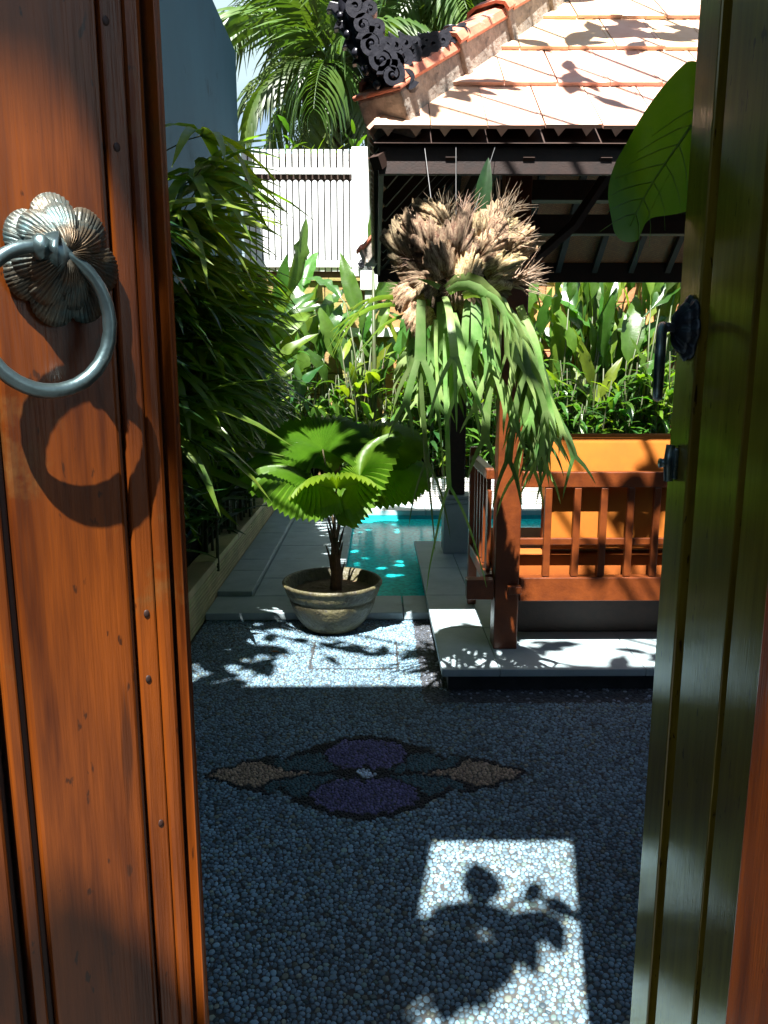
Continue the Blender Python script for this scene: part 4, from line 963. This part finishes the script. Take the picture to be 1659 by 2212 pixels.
def spx(x, y, Y): return at(x,y,Y)-FCt
for (x,y,Y,dr,up_,s) in [(880,560,2.86,(-.5,-.1,.8),(-.5,-.8,.1),.14),(900,620,2.84,(-.6,-.2,-.6),(-.3,-.9,.1),.11),(870,530,2.92,(-.3,0,.9),(-.8,-.5,.1),.11),
     (930,545,2.82,(-.1,-.2,.9),(-.1,-.9,.2),.15),(985,560,2.80,(.15,-.2,.9),(0,-.9,.3),.17),(960,600,2.78,(-.2,-.2,.6),(0,-1,.2),.14),
     (1030,560,2.82,(.5,-.1,.8),(.1,-.9,.3),.16),(1050,600,2.82,(.7,-.2,.4),(.2,-.9,.2),.14),(1000,620,2.79,(.1,-.3,.6),(0,-1,.1),.13),
     (1080,560,2.88,(.75,0,.6),(.4,-.8,.3),.12),(910,660,2.84,(-.2,-.3,-.7),(0,-1,-.1),.12),(940,510,2.90,(0,.1,1),(0,-.8,.3),.13),(1060,500,2.90,(.4,.1,.9),(.2,-.8,.3),.14)]:
    link('shield_frond', r2.choice(SH), sf, frame(spx(x,y,Y), dr, up_) @ sc(s*.95))
for i in range(30):
    x, y = r2.uniform(868,1095), r2.uniform(470,640)
    if (x-985)**2/115**2+(y-560)**2/85**2 > 1: continue
    link('shield_frond', r2.choice(SH), sf, frame(spx(x,y,2.80+.0009*abs(x-985)*.8), ((x-985)/150+r2.uniform(-.3,.3), r2.uniform(-.25,.05), r2.uniform(.3,1) if y < 600 else r2.uniform(-.7,.3)), ((x-985)/200,-.9,r2.uniform(0,.4))) @ sc(r2.uniform(.07,.13)))
for i in range(46):
    x, y = r2.uniform(868,1105), r2.uniform(470,625)
    if (x-985)**2/125**2+(y-555)**2/95**2 > 1: continue
    link('dry_tuft', r2.choice(TU), sf, frame(spx(x,y,2.80+.0009*abs(x-985)*.9), ((x-985)/130+r2.uniform(-.3,.3), -.35, (575-y)/90+r2.uniform(-.1,.5)), (0,-1,.2)) @ sc(r2.uniform(.04,.08)))
for (x,y,Y,dr,s) in [(900,500,2.9,(-.1,0,1),.10),(960,480,2.9,(-.1,0,1),.11),(1000,480,2.88,(.1,0,1),.12),(1060,500,2.86,(.5,-.2,.9),.14),(1085,470,2.88,(.5,-.1,.8),.13),(1095,520,2.86,(.9,-.2,.3),.12),
     (1100,610,2.86,(1,-.1,.3),.14),(1120,600,2.88,(.9,0,.35),.11),(870,620,2.86,(-.8,-.1,-.3),.06),(1050,540,2.82,(.3,-.3,.9),.12)]:
    link('dry_tuft', r2.choice(TU), sf, frame(spx(x,y,Y), dr, (0,-1,.2)) @ sc(s))
def antler(b, p, d, up, w0, L_, depth, r, side=None, grav=.6):
    """forking strap frond growing under gravity"""
    n = max(3, int(L_/.035)); p = Vector(p); d = Vector(d).normalized(); rows = []; st = L_/n
    side = side or d.cross(Vector(up)).normalized()
    w1 = w0*(1.35 if depth > 0 else .25)
    for i in range(n+1):
        f = i/n; wd = (w0*(1-f)+w1*f) if depth > 0 else w0*(1-f)**.6+.0008
        sd = (side-d*side.dot(d)).normalized(); nn = sd.cross(d)
        rows += [p-sd*wd*.5+nn*wd*.10, p.copy(), p+sd*wd*.5+nn*wd*.10]
        if i < n:
            p = p+d*st; d = (d+Vector((r.uniform(-.04,.04),r.uniform(-.05,.05),-grav*st*7))).normalized()
    b.add(rows, [(3*i+k,3*i+k+1,3*i+4+k,3*i+3+k) for i in range(n) for k in range(2)])
    if depth > 0:
        sd = (side-d*side.dot(d)).normalized()
        k = 2 if r.random() < .75 else 3
        for j in range(k):
            o = (j/(k-1)-.5)*2; a = o*r.uniform(.25,.6)
            dd = (d+sd*a*1.0).normalized(); antler(b, p+sd*o*w1*.24-d*.004, dd, up, w1*.52, L_*r.uniform(.5,.85), depth-1, r, sd, grav)
def frond(x, y, Y, d, w0, L_, depth, seed, grav=.6, side=None):
    r = random.Random(seed); b = MB(); antler(b, (0,0,0), d, (0,-.3,1), w0, L_, depth, r, Vector(side) if side else None, grav)
    o = link('antler_frond', b.mesh('antler_frond', M['fern'], True), sf); o.location = spx(x,y,Y); return o
# big lit frond arching over to the right
frond(965,625,2.77,(.85,-.3,.85),.032,.17,2,1,1.9,(.35,-.4,.8)); frond(968,632,2.75,(.9,-.35,.55),.030,.15,2,7,1.7,(.3,-.5,.7))
frond(1000,640,2.76,(.8,-.3,.2),.030,.18,2,3,1.4,(.2,-.6,.7)); frond(960,640,2.76,(.05,-.4,-.2),.022,.30,1,4,.6,(1,0,.1))
frond(950,620,2.76,(-.7,-.3,.3),.022,.09,0,9,.5,(.1,-.6,.7))
fr_specs = []
for i in range(25):
    f = i/24; x = 890+f*240; fr_specs.append((x+r2.uniform(-14,14), 670+r2.uniform(-25,25)-20*math.sin(f*3.1), 2.84+r2.uniform(-.07,.16)))
for i, (x,y,Y) in enumerate(fr_specs):
    out_ = (x-990)/150; L_ = r2.uniform(.16,.30) if x < 1060 else r2.uniform(.20,.32)
    frond(x, y, Y, ((.30 if out_ > 0 else .22)*out_+r2.uniform(-.14,.12), r2.uniform(-.4,.1), r2.uniform(-.9,-.3)), r2.uniform(.022,.038), L_*.9, r2.choice((1,2,2)), 100+i, r2.uniform(.7,1.1), (1, r2.uniform(-.5,.5), r2.uniform(-.1,.1)))
for i, (x, y) in enumerate([(1100,690),(1120,700),(1130,720),(1110,720),(1090,700),(1140,740),(1125,760),(1105,760)]):
    frond(x, y, 2.80+.02*i, (.30, -.10, -.45), r2.uniform(.022,.036), r2.uniform(.20,.30), 2, 300+i, r2.uniform(.8,1.3), (1,.2,0))
for (x,y,L_,sd_) in [(942,690,.62,1),(962,720,.55,2),(905,700,.5,3)]:
    frond(x,y,2.78,(r2.uniform(-.05,.05),-.1,-1),.014,L_,1 if sd_ != 1 else 0,400+sd_,.4,(1,.1,0))
for (x,y,d,L_,sd_) in [(870,660,(-.9,-.1,.1),.17,1),(880,650,(-.7,-.3,.2),.16,2),(875,680,(-.6,-.2,-.2),.18,3)]:
    frond(x,y,2.86,d,.02,L_,2,500+sd_,.7,(.3,-.6,.6))
for (xa,ya,xb,yb) in [(940,500,915,330),(1020,470,1075,330),(985,470,985,330)]:
    MB().tube([spx(xa,ya,2.93), spx(xb,300,3.165)], .0012, 5).build('wire', M['rope'], sf)
# living shields standing up behind (dark green blades)
for (x,y,dr,s) in [(1035,410,(.15,0,1),.16)]:
    link('upright_frond', paddle(W_=.28,droop=.1,fold=.3,petiole=.0,m=M['leaf_dark'],seed=int(x)), sf, frame(spx(x,y+60,3.0), dr, (0,-1,.1)) @ sc(s*1.4))

# ------------------------------------------------------------------ gate: wall, frame, roof and the two door leaves
gate = thing('gate', 'garden gate with wooden frame in a thick wall, seen from its threshold', 'gate', (0,0,0))
JX, JY = .297, .565
boxobj('gate_wall', (-4.6,.30,-.1), (-.75,.60,3.3), M['bluewall'], gate, 0); boxobj('gate_wall', (JX+.13,.42,-.1), (4.7,.60,3.3), M['bluewall'], gate, 0)
boxobj('frame_post', (JX,.42,0), (JX+.128,JY,3.448), M['door'], gate, .004)
boxobj('frame_post', (-.748,.42,0), (-.545,JY,3.448), M['door'], gate, .004)
boxobj('lintel', (-.748,.42,3.45), (JX+.128,JY,3.60), M['door'], gate, .004)
lane = thing('sky_block_wall', 'unseen rendered wall added behind the visitor to block sky light', 'wall', (0,-3.4,0)); boxobj('wall_panel', (-6,-.2,-.1), (6,0,3.4), M['bluewall'], lane, 0)  # unseen wall added to cut sky light and deepen the shade
boxobj('sun_block_board', (-.78,.14,3.20), (-.22,.24,4.04), M['door'], gate, .004)  # unseen board added to stop sun leaking over the left leaf
gr = MB(); prf = [(.10,4.10),(.58,4.75),(1.30,4.08),(1.30,4.14),(.58,4.85),(.10,4.18)]
gr.add([(-1.7,*p) for p in prf]+[(2.0,*p) for p in prf], [tuple(range(5,-1,-1)), tuple(range(6,12))]+[(i,(i+1)%6,(i+1)%6+6,i+6) for i in range(6)]).build('gate_roof', M['tile_edge'], gate)
boxobj('gable_wall', (-1.6,.42,3.602), (1.9,.58,4.5), M['bluewall'], gate, 0)

def leaf_door(label, hinge, rz):
    return thing('door_leaf', label, 'door', (hinge[0],hinge[1],0), rz, 'gate door leaves')
# left leaf
PHI = R(42); fe = Vector((-.153,.60)); WL = .52; HL = 3.42
hin = fe-Vector((math.cos(PHI),math.sin(PHI)))*WL
dl = leaf_door('left door leaf of orange brown teak with bronze ring knocker', hin, PHI)
def u_of(x, y=800):
    """position along the left leaf (from its hinge) of a picture point"""
    q = at(x, y, 1.0); d = Vector((q.x, 1.0)); c_, s__ = math.cos(PHI), math.sin(PHI)
    # k*d = hin + u*(c,s)
    det = d.x*(-s__)-d.y*(-c_); k = (hin.x*(-s__)-hin.y*(-c_))/det; u = (d.x*hin.y-d.y*hin.x)/det
    return u, k, k*(q.z-CAMH)+CAMH
u241, u336, u367, u390 = [u_of(x)[0] for x in (241,334,364,390)]
un17 = u_of(117,2212)[0]; un75 = u_of(75,2212)[0]; un45 = u_of(45,2212)[0]; u355 = u_of(355,2212)[0]
off = WL-u390
def strip(name, ua, ub, fr, bk, m=M['door'], bev=.003): return boxobj(name, (ua, fr, .02), (ub, bk, HL), m, dl, bev)
us = (u241+u355)/2
strip('edge_moulding', u390-.010, WL, -.004, .04, bev=.004)
strip('edge_moulding', u367-.001, u390-.0125, -.010, .04, bev=.0045)
strip('groove', u336+.0045, u367-.0015, .010, .038, M['door_dark'], .001)
strip('edge_moulding', u336-.009, u336+.004, -.002, .04, bev=.004)
strip('stile_board', us+.003, u336-.0095, 0, .04, bev=.002)
strip('groove', us-.002, us+.0025, .005, .038, M['door'], .001)
strip('board', un17+.002, us-.0025, -.003, .04, bev=.003)
strip('groove', un17-.003, un17+.0015, .004, .038, M['door_dark'], .001)
strip('board', un75+.001, un17-.0035, -.001, .04, bev=.002)
strip('groove', un45+.003, un75-.001, .012, .038, M['door_dark'], .001)
strip('board', .0, un45+.0025, -.002, .04, bev=.003)
for (x,y) in ((228,45),(252,318),(316,1325),(320,1466),(347,1777)):
    u, k_, z_ = u_of(x,y); b = MB(); b.ball((u,-.0005,z_), .0024, 10, 6, (1,.3,1.3)); b.build('wood_plug', M['door_dark'], dl, smooth=True)
# knocker boss
ub, kb, zb = u_of(125, 568)
def ribbed_tier(R0, y0_, y1_, npet, ribs, phase=0, hole=.0, n=220, nr=9, amp=.0013, scal=.13):
    b = MB(); rows = []
    for i in range(n):
        a = 2*math.pi*i/n; pt = abs(math.cos(npet*a/2+phase))**.6; Ro = R0*(1-scal+scal*pt*1.5)
        for j in range(nr+1):
            f = j/nr; r_ = Ro*(hole+(1-hole)*f)
            hgt_ = y1_+(y0_-y1_)*(f**2.2) - .004*math.sin(math.pi*f)*pt
            rb = amp*math.sin(ribs*a+1.5*math.sin(npet*a))*min(1,f*1.8)
            rows.append((math.cos(a)*r_, hgt_-rb, math.sin(a)*r_*1.12))
    k = nr+1; fs = [(i*k+j, ((i+1)%n)*k+j, ((i+1)%n)*k+j+1, i*k+j+1) for i in range(n) for j in range(nr)]
    # back skirt
    m0 = len(rows)
    for i in range(n):
        v = rows[i*k+nr]; rows.append((v[0]*.96, 0, v[2]*.96))
    fs += [(i*k+nr, ((i+1)%n)*k+nr, m0+(i+1)%n, m0+i) for i in range(n)]
    return b.add(rows, fs)
boss = bpy.data.objects.new('knocker', None); C.objects.link(boss); boss.parent = dl; boss.location = (ub, -.004, zb)
bs = kb*math.sqrt(1)*.0006
RB = 112/F*kb
ribbed_tier(RB, -.003, -.012, 7, 84, .3).build('rosette', M['boss'], boss, smooth=True)
o = ribbed_tier(RB*.80, -.006, -.019, 7, 64, 1.1).build('rosette', M['boss'], boss, smooth=True); o.location = (-.003,-.003,.002)
o = ribbed_tier(RB*.58, -.008, -.022, 5, 44, .2).build('rosette', M['boss'], boss, smooth=True); o.location = (-.006,-.006,.002)
MB().ball((-.010,-.020,.002), .0125, 18, 12, (1,.9,1)).build('knob', M['metal'], boss, smooth=True)
# ring: hangs from the knob
ur, kr, zr = u_of(72, 696)
RR = 146/F*kr*.96
cx_r = -.010-.010; ring_c = Vector((ur-ub-.002, -.019, zr-zb))
pts = []
for i in range(49):
    a = math.pi/2+2*math.pi*i/48; pts.append(ring_c+Vector((math.cos(a)*RR*.93, -.007, math.sin(a)*RR)))
MB().tube(pts, [.0042+.0008*(1-math.sin(math.pi/2+2*math.pi*i/48))*.5+.0002*math.sin(i*3) for i in range(49)], 16, False).build('ring', M['metal'], boss, smooth=True)
kp = ring_c+Vector((0,.010,RR)); MB().tube([Vector((-.010,-.026,.004)), kp+Vector((0,-.012,0)), kp+Vector((0,-.0215,.0))], [.012,.0095,.006], 14).build('ring_clasp', M['metal'], boss, smooth=True)

# right leaf
RX, RY1, RY0 = .497, 1.285, .78
rzr = math.atan2(RY1-RY0, RX-.483); WR = math.hypot(RY1-RY0, RX-.483)
dr_ = leaf_door('right door leaf of polished boards reflecting the green garden', (.483,RY0), rzr)
# local x runs from hinge to free edge, visible face is on +y (towards the opening)
def yof(x): d = (x-813.5)/1661; return (.483+.0-RY0*0)/1  # unused
def v_of(x):
    q = at(x, 800, 1.0); d = Vector((q.x,1.0)); c_, s__ = math.cos(rzr), math.sin(rzr); h = Vector((.483,RY0))
    det = d.x*(-s__)-d.y*(-c_); return (d.x*h.y-d.y*h.x)/det
a_ = [v_of(x) for x in (1457,1500,1520,1614,1629)]
def rstrip(name, va, vb, f0, m, bev=.002): return boxobj(name, (min(va,vb), -.04, .02), (max(va,vb), f0, HL), m, dr_, bev)
rstrip('stile', a_[0], a_[1], 0, M['door_right'], .003)
rstrip('groove', a_[1]-.0005, a_[2]+.0005, -.028, M['door_dark'], 0)
rstrip('board', a_[2], a_[3], -.001, M['door_right'])
rstrip('groove', a_[3]-.0005, a_[4]+.0005, -.024, M['door_dark'], 0)
rstrip('board', a_[4], max(0,a_[4]-.14), 0, M['door_right'])
rstrip('groove', max(0,a_[4]-.1405), max(0,a_[4]-.155), -.010, M['door_dark'], 0)
rstrip('board', 0, max(.01,a_[4]-.1555), 0, M['door_right'])
# right knocker, seen from the side
kz = at(1468,708,1.22).z; kv = v_of(1484)
kn = bpy.data.objects.new('knocker', None); C.objects.link(kn); kn.parent = dr_; kn.location = (kv,.0,kz)
def turned(b_):   # rosette built facing -y; turn to face +y
    for i, v in enumerate(b_.v): b_.v[i] = (-v[0], -v[1], v[2])
    return b_
turned(ribbed_tier(.044,-.003,-.012,7,84,.3,n=110)).build('rosette', M['iron'], kn, smooth=True)
o = turned(ribbed_tier(.034,-.006,-.018,7,64,1.1,n=110)).build('rosette', M['iron'], kn, smooth=True); o.location = (0,.006,0)
MB().tube([(0,.012,0),(0,.022,0),(0,.030,.002),(0,.044,.002)], [.012,.007,.007,.009], 12).build('knob', M['iron'], kn, smooth=True)
pts = [Vector((math.cos(2*math.pi*i/40)*.050, .044-.35*.050*math.cos(2*math.pi*i/40), -.052+math.sin(2*math.pi*i/40)*.055)) for i in range(41)]
MB().tube(pts, .0078, 12, False).build('ring', M['metal'], kn, smooth=True)
# bolt lower down
bz = at(1450,1003,1.25).z; bv = v_of(1470)
bt = bpy.data.objects.new('latch', None); C.objects.link(bt); bt.parent = dr_; bt.location = (bv,0,bz)
MB().box((-.022,0,-.026),(.012,.008,.026)).build('plate', M['metal'], bt, bevel=.003)
MB().tube([(-.005,.009,-.030),(-.005,.012,.0),(-.005,.009,.030)], .0075, 12).build('bolt', M['metal'], bt, smooth=True)
MB().tube([(-.005,.010,0),(-.005,.026,0)], [.006,.008], 12).build('bolt_knob', M['metal'], bt, smooth=True)

# ------------------------------------------------------------------ big philodendron leaf hanging behind the right leaf
LY = 1.42
PLp = [(1500,128),(1478,138),(1440,180),(1400,240),(1365,300),(1335,345),(1312,392),(1299,440),(1299,490),(1303,518),(1322,533),(1360,528),(1374,505),(1388,484),(1405,474),(1440,472),(1475,462),(1520,430),(1560,380),(1580,300),(1570,210),(1545,150)]
ph = thing('philodendron', 'large lobed green leaf hanging from a vine beside the right door leaf', 'plant', at(1560,60,LY))
P0 = at(1560,60,LY)
ctr_ = at(1470,330,LY)-P0; tipa = at(1322,533,LY)-P0; basa = at(1565,160,LY)-P0
b = MB(); vs = []; fs = []; nr = 6; K = len(PLp)*3
def midline(v):   # bend away from the main vein
    a = (tipa-basa).normalized(); w_ = v-basa; d = (w_-a*w_.dot(a)).length; return Vector((0, .55*d*d*6*.25 + .02*math.sin(v.x*40)+.015*math.sin(v.z*23), 0))
ol = []
for i in range(len(PLp)):
    p0_, p1_, p2_, p3_ = [Vector(PLp[(i+q)%len(PLp)]) for q in (-1,0,1,2)]
    for j in range(3):
        t_ = j/3; ol.append(.5*((2*p1_)+(-p0_+p2_)*t_+(2*p0_-5*p1_+4*p2_-p3_)*t_*t_+(-p0_+3*p1_-3*p2_+p3_)*t_**3))
ring_ = [at(q[0],q[1],LY)-P0 for q in ol]
for j in range(nr+1):
    f = j/nr
    for q in ring_:
        v = ctr_.lerp(q, f); vs.append(v+midline(v)+Vector((0,.25*(v.z-ctr_.z),0)))
for j in range(nr):
    for i in range(K): fs.append((j*K+i, j*K+(i+1)%K, (j+1)*K+(i+1)%K, (j+1)*K+i))
b.add(vs, fs).build('leaf_blade', M['philo'], ph, smooth=True)
vp = [basa.lerp(tipa, f) for f in [i/10 for i in range(10)]]
MB().tube([v+midline(v)+Vector((0,.25*(v.z-ctr_.z)-.002,0)) for v in vp], [.0028*(1-.08*i) for i in range(10)], 6)  .build('midrib', M['philo_vein'], ph, smooth=True)
def onleaf(v): return v+midline(v)+Vector((0,.25*(v.z-ctr_.z)-.0012,0))
ax_ = (tipa-basa).normalized(); px2 = Vector((-ax_.z,0,ax_.x))
for i in range(1,8):
    for sg in (-1,1):
        o_ = basa.lerp(tipa, .08+.105*i); pts_ = [onleaf(o_+ax_*.012*f+(px2*sg)*(.0034*f*(6-abs(i-4)*.6))*1.0+ax_*.004*f*f) for f in range(0,4)]
        MB().tube(pts_, [.0011,.0009,.0007,.0004], 4, False).build('vein', M['philo_vein'], ph, smooth=True)
MB().tube([basa+Vector((0,.25*(basa.z-ctr_.z),0)), Vector((.05,.02,.05)), Vector((.25,-.1,.55)), Vector((.6,-.4,1.0))], [.004,.005,.006,.008], 7).build('petiole', M['stem'], ph, smooth=True)

# ------------------------------------------------------------------ trees over the gate that cast the dappled shade
SHL = [paddle(W_=.42, droop=.25, fold=.1, petiole=.12, seed=60+i, m=M['leaf'], n=7, wave=.1) for i in range(3)]
SHW = [paddle(W_=.55, droop=.25, fold=.1, petiole=.15, seed=70+i, m=M['leaf'], n=7, wave=.1) for i in range(3)]
r3 = random.Random(21)
def shade_tree(label, base_, clusters, trunk_top, meshes=SHL, group='trees shading the court'):
    t = thing('shade_tree', label, 'tree', base_, 0, group); B = Vector(base_); tt = Vector(trunk_top)-B
    MB().tube([(0,0,0), tt*.5+Vector((.1,.05,0)), tt], [.13,.10,.08], 10).build('trunk', M['bark'], t, smooth=True)
    for (tgt, h, rad, n, ls) in clusters:
        c = shade_from(tgt, h)-B
        mid = tt.lerp(c,.5)+Vector((0,0,.15)); MB().tube([tt, mid, c], [.03,.018,.009], 7).build('branch', M['bark'], t, smooth=True)
        for j in range(n):
            p = c+Vector((r3.gauss(0,rad[0]),r3.gauss(0,rad[1]),r3.uniform(-.15,.15)))
            link('leaf', r3.choice(meshes), t, frame(p, rand_dir(-30,30,0,360,r3), (r3.uniform(-.4,.4),r3.uniform(-.4,.4),1)) @ sc(ls*r3.uniform(.75,1.2)))
            if j%2 == 0: MB().tube([c, p], .0035, 5, False).build('twig', M['bark'], t)
    return t
# left neighbour tree, clusters placed to shade the walk, pot, left bed and pool
shade_tree('broad leaved tree leaning over the wall above the left bed', (-2.3,2.6,0),
    [((-.86,4.7,.05),4.3,(.20,.28),46,.30), ((-.72,5.5,.05),4.5,(.16,.30),46,.28), ((-.65,6.2,.05),4.8,(.18,.40),40,.30), ((-.95,4.0,0),4.2,(.22,.25),40,.28), ((-.98,3.7,0),4.0,(.16,.20),44,.26), ((0,5.40,0),5.0,(.14,.22),76,.30), ((0,6.0,0),5.0,(.14,.26),80,.30), ((.02,6.7,0),5.1,(.14,.26),80,.30), ((.02,7.3,0),5.2,(.14,.20),60,.30), ((-.85,4.55,1.1),4.5,(.18,.3),40,.28), ((-.85,5.4,1.1),4.7,(.18,.3),40,.28),
     ((-.30,3.95,0),4.2,(.22,.12),10,.18), ((.12,3.85,0),4.2,(.14,.12),10,.18), ((.5,3.75,.12),4.2,(.16,.12),10,.18), ((-.62,3.75,0),4.1,(.10,.14),14,.2), ((-.9,6.9,.1),5.2,(.2,.5),40,.3),
     ((-.9,6.6,1.0),4.9,(.2,.6),40,.3)], (-2.0,2.6,4.2))
# right tree over the roof and daybed
shade_tree('broad leaved tree leaning in over the gate on the right', (2.6,-.4,0),
    [((.33,3.42,2.6),4.6,(.10,.05),9,.22), ((.40,3.8,2.9),4.8,(.04,.14),7,.22), ((.85,3.6,2.7),4.8,(.04,.14),6,.22), ((1.15,3.95,2.95),4.8,(.18,.07),15,.28), ((.55,4.2,3.2),5.0,(.15,.12),9,.26), ((1.25,4.35,3.3),5.0,(.2,.1),7,.26), ((.12,3.35,2.55),4.6,(.06,.05),4,.2),
     ((1.62,3.7,1.0),4.6,(.14,.14),9,.30), ((1.2,3.66,.6),4.4,(.18,.12),5,.26), ((1.35,3.5,.12),4.2,(.18,.05),5,.26), ((.75,3.5,.12),4.2,(.10,.06),6,.20), ((1.6,3.66,.5),4.6,(.12,.14),8,.28)], (2.3,0,4.4))
# tree behind the visitor: shades the upper door and breaks up the patch of sun on the floor
shade_tree('large leaved tree on the lane outside the gate', (-2.0,-2.2,0),
    [((-.43,.49,2.55),4.7,(.10,.09),50,.30), ((-.26,.50,2.05),4.3,(.14,.06),18,.22), ((-.22,.55,.85),4.0,(.05,.05),7,.20), ((-.24,.55,.45),4.1,(.10,.10),12,.24),
     ((.11,1.80,0),3.7,(.03,.05),6,.26), ((.25,1.74,0),3.7,(.04,.04),6,.26), ((.36,1.79,0),3.7,(.03,.03),4,.22), ((.455,2.0,0),3.7,(.012,.05),3,.18)], (-1.6,-1.8,4.0), SHW)

# ------------------------------------------------------------------ one dry leaf on the floor
fl = paddle(W_=.5, droop=-.25, fold=.5, petiole=.1, m=mat('dry_leaf', (.40,.14,.05), .7, (.25,.09,.03), 30), n=7, wave=.3, mname='fallen_leaf')
o = link('fallen_leaf', fl, None, Matrix.Translation(onz(604,1408,.004)) @ Matrix.Rotation(2.0, 4, 'Z') @ sc(.05)); o['label'] = 'small dry brown leaf lying on the sunlit pebbles left of the pot'; o['category'] = 'leaf'
